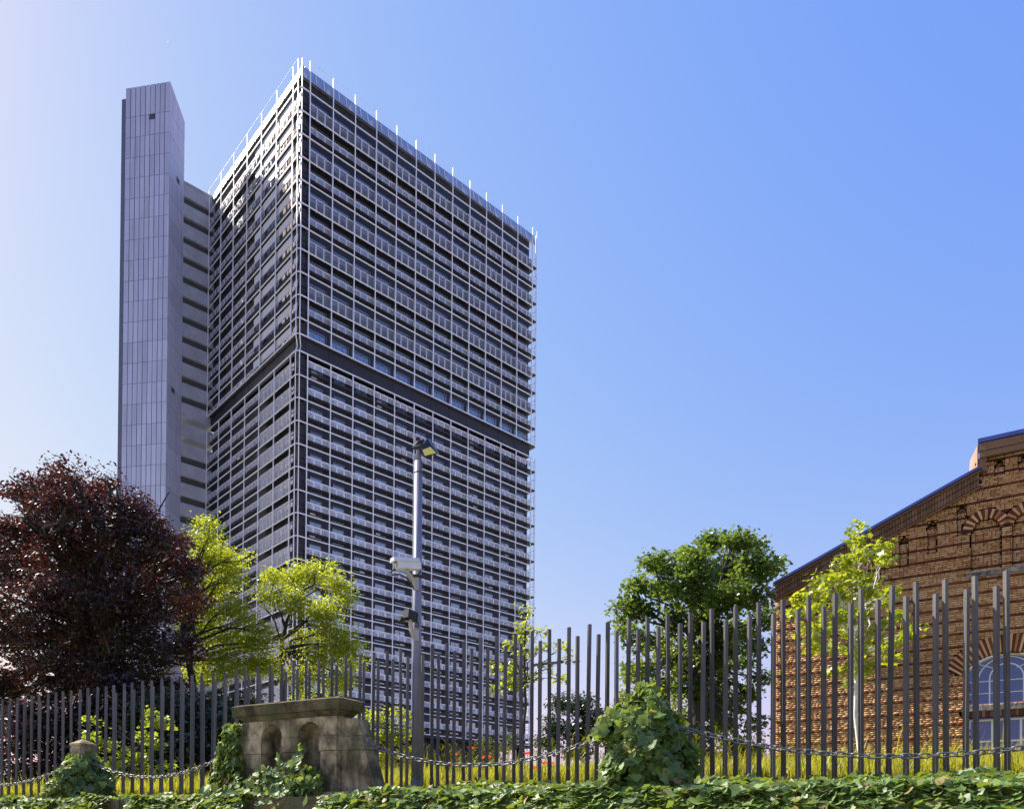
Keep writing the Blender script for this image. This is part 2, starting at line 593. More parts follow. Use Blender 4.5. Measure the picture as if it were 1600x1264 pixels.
def wob(a, b, n, amp, g, sag=0.0):
    a, b = np.asarray(a, float), np.asarray(b, float)
    L = np.linalg.norm(b - a)
    out = []
    for i in range(n + 1):
        t_ = i / n
        e = math.sin(math.pi * t_)
        out.append(a + (b - a) * t_ + g.normal(size=3) * amp * L * e * np.array([1, 1, .5]) + np.array([0, 0, -sag * L * e]))
    return out


def tree(name, label, cat, clumps_px, Y, trunk_px, trunk_r, leaf_key, leaf_size, per_m2, twig_leaves, twig_r, seed,
         group=None, depth=0.8, spread=0.35, gap=0.25, tmpl=LEAF_SIMPLE, bark='bark', base_z=2.3, limb_n=None, size_var=.25, deep_layers=1, limb_r=.3, flat=.55):
    """clumps_px: (px, py, radius in px) at depth Y; trunk_px: polyline of (px, py) from the base up."""
    g = np.random.default_rng(seed)
    k = pxm(Y)
    clumps = []
    tops = np.array([at(px, py, Y) for px, py, _ in clumps_px])
    ctr = tops.mean(0)
    half = (tops[:, 0].max() - tops[:, 0].min()) / 2
    for (px, py, r) in clumps_px:
        for L in range(deep_layers):
            p0 = at(px, py, Y)
            rim = max(0.0, 1 - ((p0[0] - ctr[0]) / (half + 1e-6)) ** 2) ** .5
            dy = g.uniform(-1, 1) * spread * half * (0.35 + rim)
            if deep_layers > 1:
                dy = (L / (deep_layers - 1) - .5) * 2 * spread * half * (.3 + rim) + g.normal() * .12 * half
            p = at(px, py, Y + dy)
            rr = r * k
            clumps.append((p, rr * g.uniform(.9, 1.1), rr * depth * g.uniform(.9, 1.2), rr * g.uniform(.8, 1.0)))
    tr = [at(px, py, Y) for px, py in trunk_px]
    base = np.array([tr[0][0], tr[0][1], base_z])
    o = thing(name, label, cat, tuple(base), 0, group)
    loc = lambda p: np.asarray(p) - base
    mb = MB()
    path = [base] + [np.asarray(q) for q in tr[1:]]
    dense = []
    for i in range(len(path) - 1):
        dense += wob(path[i], path[i + 1], 3, .02, g)[:-1]
    dense.append(path[-1])
    n = len(dense)
    mb.tube([loc(q) for q in dense], [trunk_r * (1.25 if i == 0 else 1 - .72 * i / (n - 1)) for i in range(n)], 9)
    mb.build('trunk', MT[bark], o, True)
    lb = MB()
    fork = dense[max(1, int(n * .45)):]
    order = list(range(len(clumps)))
    g.shuffle(order)
    for i in order[:limb_n or len(order)]:
        c = clumps[i][0]
        cand = [q for q in fork if q[2] < c[2] - .15] or [fork[0]]
        a = cand[int(g.integers(max(0, len(cand) - 6), len(cand)))]
        L = np.linalg.norm(c - a)
        r0 = min(trunk_r * .45, .012 + .02 * L) * (limb_r / .3)
        pts = wob(a, c, 6, .05, g, sag=-.06)
        lb.tube([loc(q) for q in pts], [r0 * (1 - .8 * j / 6) for j in range(7)], 5)
        for _ in range(3):
            e = c + g.normal(size=3) * np.array(clumps[i][1:]) * .7
            lb.tube([loc(q) for q in wob(pts[int(g.integers(3, 6))], e, 3, .06, g)], [r0 * .35, r0 * .28, r0 * .2, r0 * .1], 4)
    lb.build('branches', MT[bark], o, True)
    C, N = crown_points(clumps, per_m2, twig_leaves, twig_r, g, gap, flat)
    C = C - base
    C = C[:]
    keep = C[:, 2] > 0.05
    C, N = C[keep], N[keep]
    sz = leaf_size * (1 + size_var * g.normal(size=len(C))).clip(.4, 1.7)
    link('crown', leaves_mesh('crown', C, N, sz, tmpl, MT[leaf_key], g), o)
    return o


# ------------------------------------------------------------------ fence line frame (t to the left along the fence, v towards the street)
P0 = np.array([6.109, 9.6, 0.0])
UL = np.array([-.8757, .4829, 0])          # along the fence, away to the left
UN = np.array([-.4829, -.8757, 0])         # towards the street
FZ = 2.25                                   # ground level at the fence
RZ_F = math.atan2(-UL[1], -UL[0])           # local x = to the right along the fence


def fp(t_, v, z=0.0):
    q = P0 + UL * t_ + UN * v
    return np.array([q[0], q[1], z])


def lawn_z(v):
    """Height of the lawn at distance v behind the fence."""
    return FZ - 0.02 + 1.75 * np.clip(v / 18.0, 0, 1) ** 1.1


# ------------------------------------------------------------------ setting: ground
vb = [.06, 0, -2, -4, -6, -9, -12, -15, -18, -30, -80, -300, -2500]
ts = [-2500, -200, -60, -30, -15, 0, 15, 30, 60, 200, 2500]
V, F4 = [], []
for v in vb:
    for t_ in ts:
        z = lawn_z(-v) if v < 0 else FZ - .02
        V.append(fp(t_, v, float(z)))
for i in range(len(vb) - 1):
    for j in range(len(ts) - 1):
        a = i * len(ts) + j
        F4.append((a, a + 1, a + 1 + len(ts), a + len(ts)))
nl_ = (vb.index(-30)) * (len(ts) - 1)
tag(link('lawn', np_mesh('lawn', V, [F4[:nl_]], MT['lawn'])), 'sloping lawn behind the fence', kind='structure')
tag(link('bounce_ground', np_mesh('bounce_ground', V, [F4[nl_:]], plain('bounce_ground_paving', (.42, .40, .37), .9, var=.15, scale=.3))), 'pale ground round the tower, added to bounce light up', kind='structure')  # added pale ground, bounces sunlight onto the shaded tower faces
V = [fp(-2500, 2.2, 0), fp(2500, 2.2, 0), fp(2500, 2500, 0), fp(-2500, 2500, 0)]
tag(link('road', np_mesh('road', V, [[(0, 1, 2, 3)]], MT['asphalt'])), 'asphalt road in front of the ivy wall', kind='structure')
mb = MB()
q = [fp(-40, 2.16), fp(60, 2.16), fp(60, 16), fp(-40, 16)]
mb.prism([(*a[:2], 0.004) for a in q], (0, 0, .12))
tag(mb.build('bounce_paving', plain('bounce_paving_setts', (.34, .33, .31), .9, var=.2, scale=3)), 'unseen pale paving along the wall, added to bounce light up', kind='structure')  # unseen, kept wide and pale so sunlight bounces into shaded fronts

# ------------------------------------------------------------------ high-rise tower
TH = 0.7535
TC = np.array([-32.4653, 115.0, 0.0])
LX, LY = 50.52, 33.63
OX, BX = 1.7588, 3.9185
OY, BY = 2.0197, 5.2686
UP = [111.45 - 3.46 * i for i in range(11)]
LO = [71.93] + [68.35 - 3.435 * i for i in range(16)]
CAGE_UP = (74.5, 116.0)
CAGE_LO = (LO[-1], 71.93)
tower = thing('high_rise_tower', 'tall dark office tower wrapped in a white rod grid with grey louvre panels', 'office tower', tuple(TC), TH)
D1 = np.array([math.cos(TH), math.sin(TH), 0])
D2 = np.array([-math.sin(TH), math.cos(TH), 0])


def cam_dist(p):
    x, y, z = p[:3]
    w = TC + D1 * x + D2 * y + np.array([0, 0, z])
    return np.linalg.norm(w - EYE)


WD = 0.95                                    # depth of the walkway zone outside the wall
mb = MB()
mb.box(WD, LX - 1.75, WD, LY - .2, 17.3, 71.6)
mb.box(WD, LX - 1.75, WD, LY - .2, 74.6, 114.9)
mb.build('wall', MT['bronze'], tower)
mb = MB()
mb.box(.6, LX - 1.7, .6, LY - .3, 72.05, 74.55)
for i in range(13):
    x = OX + BX * i
    mb.box(x - .05, x + .05, .56, .605, 72.1, 74.5)
for i in range(7):
    y = OY + BY * i
    if y < LY - .4:
        mb.box(.56, .605, y - .05, y + .05, 72.1, 74.5)
mb.build('service_band', MT['bronze2'], tower)
mb = MB()
mb.box(.45, LX - .45, .45, LY - .2, 16.35, 17.25)
mb.build('soffit', MT['slab'], tower)
mb = MB()
mb.box(5, LX - 5, 5, LY - 1, 3.4, 16.3)
for i in range(0, 13, 2):
    mb.box(OX + BX * i - .5, OX + BX * i + .5, 2.0, 3.0, 3.4, 16.33)
mb.build('ground_floor', MT['bronze'], tower)

# walkway slab at each storey
mb = MB()
mb.box(.55, LX - .3, .40, WD - .003, -.14, .14)
mb.box(.40, WD - .003, WD, LY - .3, -.14, .14)
mb.box(LX - 1.747, LX - .3, WD, 9.0, -.14, .14)
me = mb.mesh('walkway_slab', MT['slab'])
for z in [u - 2.3 for u in UP] + [z - 2.3 for z in LO[:-1]]:
    link('walkway_slab', me, tower, (0, 0, z))
# roof edge
mb = MB()
mb.hexa([(1.3, .42, 113.6), (LX - .5, .42, 113.6), (LX - .5, .9, 113.6), (1.3, .9, 113.6)],
        [(1.3, .95, 115.75), (LX - .5, .95, 115.75), (LX - .5, 1.2, 115.75), (1.3, 1.2, 115.75)])
mb.hexa([(.42, 1.3, 113.6), (.9, 1.3, 113.6), (.9, LY - .2, 113.6), (.42, LY - .2, 113.6)],
        [(.95, 1.3, 115.75), (1.2, 1.3, 115.75), (1.2, LY - .2, 115.75), (.95, LY - .2, 115.75)])
mb.hexa([(.42, .42, 113.61), (1.29, .42, 113.61), (1.29, 1.29, 113.61), (.42, 1.29, 113.61)],
        [(.75, .75, 115.7), (1.29, .95, 115.7), (1.29, 1.29, 115.7), (.95, 1.29, 115.7)])
mb.build('roof_fascia', MT['fascia'], tower)
mb = MB()
mb.box(1.0, LX - 1, 1.0, LY - .3, 115.0, 115.5)
mb.build('roof', MT['slab'], tower)
me = MB()
me.box(-.035, .035, -.03, .35, -.75, .75)
me = me.mesh('fascia_rib', MT['rod'])
for i in range(12):
    for j in (1, 2):
        o_ = link('fascia_rib', me, tower, (OX + BX * (i + j / 3), .58, 114.65), (-.24, 0, 0))
for i in range(6):
    for j in (1, 2, 3):
        o_ = link('fascia_rib', me, tower, (.58, OY + BY * (i + j / 4), 114.65), (-.24, 0, -math.pi / 2))

# white rods: uprights
RW = .068
def upright(x, y, z0, z1, r=RW):
    m = MB()
    m.box(x - r, x + r, y - r, y + r, z0, z1)
    m.build('upright_rod', MT['rod'], tower)
xs = [OX + BX * i for i in range(13)]
ys = [OY + BY * i for i in range(7)]
for (z0, z1, roof) in ((*CAGE_UP, True), (*CAGE_LO, False)):
    for x in xs:
        upright(x, 0, z0, 116.2 if roof else z1)
    for y in ys:
        upright(0, y, z0, 115.6 if roof else z1)
    upright(.42, 0, z0, z1 - (.2 if roof else 0), .055)
    upright(0, .42, z0, z1 - (.4 if roof else 0), .055)
    upright(LX - .6, 0, z0, z1, .045)
    upright(LX, .9, z0, z1, .045)
    upright(LX, 4.6, z0, z1, .045)
    upright(LX, 9.5, z0, z1, .045)
# diagonal cage ends at the recessed band
mb = MB()
for (z0, z1) in ((74.5, 72.9), (71.93, 73.0)):
    for a, b in (((.42, 0), (.85, .5)), ((0, .42), (.5, .85))):
        mb.tube([(*a, z0), (*b, z1)], .08, 4, square=True)
mb.build('corner_brace', MT['rod'], tower)
# storey rails: one polyline per level round both visible faces
mb = MB()
mb.tube([(LX, 9.5, 0), (LX, .6, 0), (LX - .6, 0, 0)], .06, 4, square=True)
mb.tube([(LX - .6, 0, 0), (.42, 0, 0), (0, .42, 0), (0, LY - .1, 0)], .10, 4, square=True)
me = mb.mesh('storey_rail', MT['rod'])
for z in UP + [74.5] + LO:
    link('storey_rail', me, tower, (0, 0, z))
mb = MB()
mb.tube([(LX, 9.5, 116.1), (LX, .6, 116.1), (LX - .6, 0, 116.1), (.42, 0, 116.1), (0, .42, 115.9), (0, LY, 115.75)], .03, 4)
mb.build('roof_cable', MT['rod'], tower)
# brackets at the free end of each walkway
mb = MB()
mb.tube([(LX, .9, 1.5), (LX, 4.6, 2.9)], .04, 4)
mb.tube([(LX - 1.6, .2, .9), (LX - .2, .5, .15)], .06, 4)
mb.tube([(LX, 4.6, .15), (LX, 9.5, 1.2)], .04, 4)
me = mb.mesh('end_bracket', MT['rod'])
for z in [u - 2.3 for u in UP] + [z - 2.3 for z in LO[:-1]]:
    link('end_bracket', me, tower, (0, 0, z))
# corner cell infill (dark storey panels)
mb = MB()
mb.hexa([(.55, .55, -1.55), (1.62, .55, -1.55), (1.62, WD - .01, -1.55), (.55, WD - .01, -1.55)],
        [(.55, .55, 1.55), (1.62, .55, 1.55), (1.62, WD - .01, 1.55), (.55, WD - .01, 1.55)])
mb.mi = 1
mb.box(.58, 1.6, .47, .547, .05, .85)
me = mb.mesh('corner_panel', [MT['bronze'], MT['slab']])
for z in [u - 1.72 for u in UP] + [z - 1.72 for z in LO[:-1]]:
    link('corner_panel', me, tower, (0, 0, z))

# louvre panels (local x along the facade, facade plane y = 0, z from the panel top)
PW = BX / 3 - .05


def louvre(h, slats, w, bars, fill=0.55, cap=.12):
    m = MB()
    m.mi = 1
    m.box(-w / 2, -w / 2 + .09, -.03, .06, -h, 0)
    m.box(w / 2 - .09, w / 2, -.03, .06, -h, 0)
    m.box(-w / 2 + .09, w / 2 - .09, -.04, .07, -cap, .0)
    m.mi = 0
    p = (h - cap) / slats
    for i in range(slats):
        z1 = -cap - p * i - p * (1 - fill) / 2
        z0 = z1 - p * fill
        m.hexa([(-w / 2 + .09, .0, z0), (w / 2 - .09, .0, z0), (w / 2 - .09, .03, z0), (-w / 2 + .09, .03, z0)],
               [(-w / 2 + .09, .04, z1), (w / 2 - .09, .04, z1), (w / 2 - .09, .07, z1), (-w / 2 + .09, .07, z1)])
    return m


narrow = louvre(.95, 4, PW, 2, .6)
tall = louvre(2.05, 9, PW, 2, .72)
lw = BY / 4 - .05
narrow_l = louvre(.95, 4, lw, 2, .6)
tall_l = louvre(2.25, 10, lw, 2, .72)
pn, ptall, pup = [], [], []
for i, z in enumerate(UP):
    for b in range(12):
        for j in range(3):
            x = OX + BX * b + (j + .5) * BX / 3
            (ptall if i % 2 == 0 else pup).append((x, .22, z - 1.38, 0)) if i < 10 else None
for i, z in enumerate(LO[:-1]):
    if i == 0:
        continue
    for b in range(12):
        for j in range(3):
            pn.append((OX + BX * b + (j + .5) * BX / 3, .22, z - 1.28, 0))
for b in range(12):
    for j in range(3):
        pn.append((OX + BX * b + (j + .5) * BX / 3, .22, LO[0] - .75, 0))
near = lambda q: cam_dist(q)
place_many('sunshade_panel', narrow, pn, [MT['shade'], MT['rod']], tower, near, 300)
place_many('upper_sunshade_panel', narrow, pup, [MT['shade_up'], MT['spandrel']], tower, near, 300)
place_many('tall_sunshade_panel', tall, ptall, [MT['mesh'], MT['spandrel']], tower, near, 300)
LR = -math.pi / 2
pn2, pt2, sp = [], [], []
for i, z in enumerate(LO[:-1]):
    for b in range(6):
        for j in range(4):
            y = OY + BY * b + (j + .5) * BY / 4
            if b < 2:
                pt2.append((.22, y, z - 1.0, LR))
            else:
                pn2.append((.22, y, z - 1.15, LR))
for i, z in enumerate(UP):
    for b in range(6):
        for j in range(4):
            y = OY + BY * b + (j + .5) * BY / 4
            if b >= 3 or (b == 2 and j >= 2):
                pn2.append((.22, y, z - 1.3, LR))
place_many('side_sunshade_panel', narrow_l, pn2, [MT['shade'], MT['spandrel']], tower, near, 300)
place_many('side_tall_sunshade_panel', tall_l, pt2, [MT['shade'], MT['spandrel']], tower, near, 300)
# pale solid spandrels on the upper left face near the corner
mb = MB()
mb.box(-BY / 2 + .55, BY / 2 - .12, -.04, .04, -1.25, 0)
mb.box(-BY / 2 + .03, -BY / 2 + .38, -.04, .04, -1.25, -.05)
me = mb.mesh('spandrel_panel', MT['spandrel'])
for i, z in enumerate(UP):
    for b in range(2):
        link('spandrel_panel', me, tower, (.22, OY + BY * (b + .5), z - .35), (0, 0, LR))
mb = MB()
mb.box(-BY / 4 + .1, BY / 4 - .1, -.04, .04, -1.25, 0)
me = mb.mesh('spandrel_panel', MT['spandrel'])
for i, z in enumerate(UP):
    link('spandrel_panel', me, tower, (.22, OY + BY * 2.26, z - .35), (0, 0, LR))
    m2 = None
mb = MB()
mb.box(-.55, .55, -.04, .04, -.95, 0)
me = mb.mesh('spandrel_panel', MT['spandrel'])
for z in UP:
    link('spandrel_panel', me, tower, (.24, 1.15, z - 1.0), (0, 0, LR))

# windows (pane, frame); upper storeys of the right face carry three lights per bay
def window_mb(w, h, blind, lights=1):
    m = MB()
    m.mi = 0
    for k_ in range(lights):
        x0 = -w / 2 + w * k_ / lights + .05
        x1 = -w / 2 + w * (k_ + 1) / lights - .05
        m.mi = 0
        m.box(x0, x1, -.03, .0, -h + .05, -.05)
        if blind and (k_ + int(blind * 10)) % 2 == 0:
            m.mi = 2
            m.box(x0 + .03, x1 - .03, -.036, -.031, -h + .05, -h + .05 + (h - .1) * blind)
    m.mi = 1
    m.box(-w / 2, w / 2, -.06, 0, -.05, 0)
    m.box(-w / 2, w / 2, -.06, 0, -h, -h + .05)
    m.box(-w / 2, -w / 2 + .05, -.06, 0, -h, 0)
    m.box(w / 2 - .08, w / 2, -.07, 0, -h, 0)
    for k_ in range(1, lights):
        x = -w / 2 + w * k_ / lights
        m.box(x - .05, x + .05, -.06, 0, -h + .05, -.05)
    return m


wm = [MT['glass'], MT['frame'], MT['blind']]
wtypes = {('lo', 0): window_mb(2.0, 2.45, 0), ('lo', 1): window_mb(2.0, 2.45, .45, 2), ('lo', 2): window_mb(2.0, 2.45, .95, 2),
          ('up', 0): window_mb(3.3, 2.3, 0, 3), ('sd', 0): window_mb(4.4, 2.3, 0, 4)}
wp = []
g = np.random.default_rng(3)
for i, z in enumerate(LO[:-1]):
    for b in range(12):
        p_b = .14 if z > 40 else (.3 if z > 28 else .6)
        kind = 0 if g.random() > p_b else int(g.integers(1, 3))
        wp.append((('lo', kind), (OX + BX * (b + .5) + .1, WD - .002, z - .32, 0)))
    for b in range(6):
        wp.append((('sd', 0), (WD - .002, OY + BY * (b + .5), z - .4, LR)))
for i, z in enumerate(UP):
    for b in range(12):
        wp.append((('up', 0), (OX + BX * (b + .5), WD - .002, z - .35, 0)))
    for b in range(6):
        wp.append((('sd', 0), (WD - .002, OY + BY * (b + .5), z - .4, LR)))
wp.sort(key=lambda q: (0 if q[1][3] == 0 else 60) + cam_dist(q[1]))
cache = {}
for key, (x, y, z, rz) in wp[:300]:
    if key not in cache:
        cache[key] = wtypes[key].mesh('window', wm)
    link('window', cache[key], tower, (x, y, z), (0, 0, rz))
rest = {}
for key, pl in wp[300:]:
    rest.setdefault(key, []).append(pl)
allw = MB()
for key, pls in rest.items():
    tm = wtypes[key]
    for (x, y, z, rz) in pls:
        c, s = math.cos(rz), math.sin(rz)
        b = allw.k
        allw.v.extend([(px * c - py * s + x, px * s + py * c + y, pz + z) for px, py, pz in tm.v])
        allw.f.extend([[b + k_ for k_ in f] for f in tm.f])
        allw.m.extend(tm.m)
        allw.k += len(tm.v)
o_ = allw.build('window', wm, tower)
o_['kind'] = 'stuff'

# ------------------------------------------------------------------ service tower with link
ST = at(266, 125.6, 131.0)
A = np.array([ST[0], ST[1]])
Bk = np.array([-58.79, 136.53])
SL = at(197, 137, 132.35)[:2]
ZT = 127.2
service = thing('service_tower', 'slim blank grey panelled shaft joined to the dark tower by concrete bridges', 'service tower', (A[0], A[1], 0))
fx = np.array([SL[0] - A[0], SL[1] - A[1]])
WF = float(np.linalg.norm(fx))
fx /= WF
fn = np.array([-fx[1], fx[0]])               # outward normal of the front (towards the viewer)
if fn[1] > 0:
    fn = -fn
sx = np.array([Bk[0] - A[0], Bk[1] - A[1]])
WS = float(np.linalg.norm(sx))
sx /= WS
sn = np.array([-sx[1], sx[0]])
if sn[0] < 0:
    sn = -sn
ins = .06


def sp_(a, b, z):                            # local point: a along the front to the left, b back along the side
    return (fx[0] * a + sx[0] * b, fx[1] * a + sx[1] * b, z)


mb = MB()
mb.hexa([sp_(ins, ins, 3), sp_(WF - ins, ins, 3), sp_(WF - ins, WS, 3), sp_(ins, WS, 3)],
        [sp_(ins, ins, ZT - .1), sp_(WF - ins, ins, ZT - .1), sp_(WF - ins, WS, ZT - 2), sp_(ins, WS, ZT - 2)])
mb.build('shaft_core', MT['joint'], service)
mb = MB()
mb.hexa([sp_(WF + .02, .25, 3), sp_(WF + .95, .30, 3), sp_(WF + .95, WS, 3), sp_(WF + .02, WS, 3)],
        [sp_(WF + .02, .25, ZT - 1.5), sp_(WF + .95, .30, ZT - 1.5), sp_(WF + .95, WS, ZT - 2.2), sp_(WF + .02, WS, ZT - 2.2)])
mb.build('side_fin', plain('blue_grey_fin', (.16, .16, .20), .7, var=.15), service)
NCOL = 9
FH = 3.53
lev = [ZT - 5.05 - FH * i for i in range(35)]
cw = WF / NCOL
jf = .055
rows = [(lev[0], ZT)] + [(lev[i + 1], lev[i]) for i in range(31)]
for ri, (z0, z1) in enumerate(rows):
    if z1 < 12:
        break
    for c in range(NCOL):
        m = MB()
        a0, a1 = c * cw + jf, (c + 1) * cw - jf
        if c == 0:
            a0 = 0
        if c == NCOL - 1:
            a1 = WF
        zz1 = z1 - .07 if ri else z1
        if ri == 1 and c == 3:
            zz1 -= .9
        d = .012 * math.sin(ri * 7.1 + c * 3.7)
        q = [sp_(a0, .0 + d * .5 + .01, 0), sp_(a1, .0 + d * .5 + .01, 0), sp_(a1, ins, 0), sp_(a0, ins, 0)]
        m.hexa([(x, y, z0) for x, y, _ in q], [(x, y, zz1) for x, y, _ in q])
        m.build('cladding_panel', MT['clad'], service)
    m = MB()
    zt0 = z1 - .07 if ri else z1 - .0
    zt1 = z1 - .07 if ri else z1 - 1.9
    # side panels: one per storey
    q = [(sn[0] * o1 + sx[0] * b, sn[1] * o1 + sx[1] * b) for o1, b in ((0, .07), (.01, WS), (-ins, WS), (-ins, .07))]
    q = [(fx[0] * 0 + a, b) for a, b in q]
    m.hexa([(x, y, z0) for x, y in q], [(q[0][0], q[0][1], zt0), (q[1][0], q[1][1], zt1), (q[2][0], q[2][1], zt1), (q[3][0], q[3][1], zt0)])
    m.build('side_panel', MT['clad'], service)
m = MB()
for (c, zc) in ((3.35, lev[0] - .55),):
    p = np.array(sp_(c * cw + .3, 0, zc))
    m.obox(p + np.array([fn[0], fn[1], 0]) * .0, np.array([fx[0], fx[1], 0]) * .45, np.array([fn[0], fn[1], 0]) * .05, (0, 0, .42))
m.build('vent', MT['dark'], service)
for (b_, zc) in ((3.2, lev[2] - 2.2), (2.2, lev[13] - .5)):
    m = MB()
    p = np.array([sx[0] * b_, sx[1] * b_, zc])
    m.obox(p + np.array([sn[0], sn[1], 0]) * .01, np.array([sx[0], sx[1], 0]) * .5, np.array([sn[0], sn[1], 0]) * .05, (0, 0, .4))
    m.build('vent', MT['dark'], service)
# bridge storeys between the shaft and the tower (visible side parallel to the tower's right face)
PLc = TC + D2 * LY - D1 * .05
off = np.array([A[0], A[1], 0])
def lk(a, b, z):                             # a: from tower towards shaft, b: depth behind the visible side
    w = PLc - D1 * a + D2 * b
    return (w[0] - off[0], w[1] - off[1], z)
LA = 4.5
def lbox(m, a0, a1, b0, b1, z0, z1):
    m.hexa([lk(a0, b0, z0), lk(a1, b0, z0), lk(a1, b1, z0), lk(a0, b1, z0)], [lk(a0, b0, z1), lk(a1, b0, z1), lk(a1, b1, z1), lk(a0, b1, z1)])
GAPS = {11, 12}
for i in range(31):
    z1 = 114.4 - FH * i
    if z1 < 14:
        break
    m = MB()
    h = 2.3 if i not in GAPS else 2.45
    lbox(m, -1.7, LA, 0, 4.5, z1 - h, z1)
    m.build('bridge_parapet', MT['conc'], service)
    if i not in GAPS:
        m = MB()
        lbox(m, -1.7, LA, .55, 4.4, z1 - FH, z1 - h)
        m.build('bridge_window_strip', MT['dark'], service)
m = MB()
lbox(m, -1.7, LA, -.1, 4.6, 114.4, 114.75)
m.build('bridge_roof', MT['conc'], service)

# ------------------------------------------------------------------ brick hall
BO = np.array([10.412, 30.8, 0.0])
BD = np.array([.84842, -.52933, 0])
hall = thing('brick_hall', 'tan brick gabled hall with dark red courses, blind arches and an arched white window', 'brick building', tuple(BO), math.atan2(BD[1], BD[0]))
RK = (14.14 - 11.24) / 6.84                    # rake slope
EAVE = 11.24
BZ0 = 3.2
CH = .0758
HALL_W = 24.0
WC, WHW = 7.72, 1.17                            # arched window centre / half width
WSILL, WSPR, WTOP = 5.92, 7.18, 7.68


def rake(x):
    if x < 6.86:
        return EAVE + RK * x
    if x < HALL_W - 6.86:
        return 15.1
    return EAVE + RK * (HALL_W - x)


R_ARC = (WHW ** 2 + (WTOP - WSPR) ** 2) / (2 * (WTOP - WSPR))
ARC_C = WTOP - R_ARC
BLIND = [7.11 + 1.22 * i for i in range(6)]      # blind arch centres
BSPR, BR = 12.0, .46
BBASE = 10.62


def in_window(x, z, grow=0.0):
    if abs(x - WC) < WHW + grow and WSILL < z <= WSPR:
        return True
    if z > WSPR and (x - WC) ** 2 + (z - ARC_C) ** 2 < (R_ARC + grow) ** 2 and z < WTOP + grow + .01:
        return True
    return False


def wall_depth(x, z):
    """Recess of the brick face at x, z (metres behind the outer plane)."""
    for c in BLIND:
        if abs(x - c) < BR and BBASE < z < BSPR:
            return .12
        if z >= BSPR and (x - c) ** 2 + (z - BSPR) ** 2 < (BR - .06) ** 2:
            return .12
    # stepped corbel table under the rake
    for (c, dz) in notch_columns(z):
        hw = .055 if dz < .10 else (.10 if dz < .20 else .145)
        if abs(x - c) < hw and dz < .31:
            return .27
        if abs(x - c) < .16:
            return .07
    return 0.0


def notch_columns(z):
    """Centres of the stepped notches whose zone reaches height z, with the drop below their top."""
    out = []
    for i in range(7):
        c = .85 + .92 * i
        dz = rake(c) - .86 - z
        if 0 < dz < 1.2:
            out.append((c, dz))
    for i in range(9):
        c = 7.5 + .72 * i
        dz = 14.42 - z
        if 0 < dz < .62:
            out.append((c, dz))
    return out


def breaks(z):
    """Where the brick face changes depth along the course at height z: bricks are cut there."""
    b = []
    for c in BLIND:
        if BBASE < z < BSPR:
            b += [c - BR, c + BR]
        elif 0 <= z - BSPR < BR - .06:
            w = math.sqrt((BR - .06) ** 2 - (z - BSPR) ** 2)
            b += [c - w, c + w]
    for (c, dz) in notch_columns(z):
        hw = .055 if dz < .10 else (.10 if dz < .20 else .145)
        b += [c - .16, c + .16] + ([c - hw, c + hw] if dz < .31 else [])
    return sorted(b)


XMAX_B = 13.0
# backing wall with window openings left out
mb = MB()
X1 = WC - WHW - .02
X2 = WC + WHW + .02
def gable_slab(m, x0, x1, z0=None, zf=None):
    n = max(1, int((x1 - x0) / .5))
    for i in range(n):
        a = x0 + (x1 - x0) * i / n
        b = x0 + (x1 - x0) * (i + 1) / n
        za = (z0 if z0 is not None else BZ0)
        ta, tb = rake(a + 1e-4) - .1, rake(b - 1e-4) - .1
        m.hexa([(a, .34, za), (b, .34, za), (b, .6, za), (a, .6, za)], [(a, .34, ta), (b, .34, tb), (b, .6, tb), (a, .6, ta)])
gable_slab(mb, .02, X1)
gable_slab(mb, X1, X2, WTOP + .03)
gable_slab(mb, X2, HALL_W)
mb.box(X1, X2, .34, .6, 5.52, WSILL - .01)
mb.box(X1, X2, .34, .6, BZ0, 4.0)
mb.box(6.9, XMAX_B, .335, .61, 13.4, 15.0)
mb.box(.0, .25, .345, 30, BZ0, EAVE - .15)
mb.box(HALL_W - .3, HALL_W, .61, 30, BZ0, EAVE - .15)
mb.build('wall', MT['mortar'], hall)
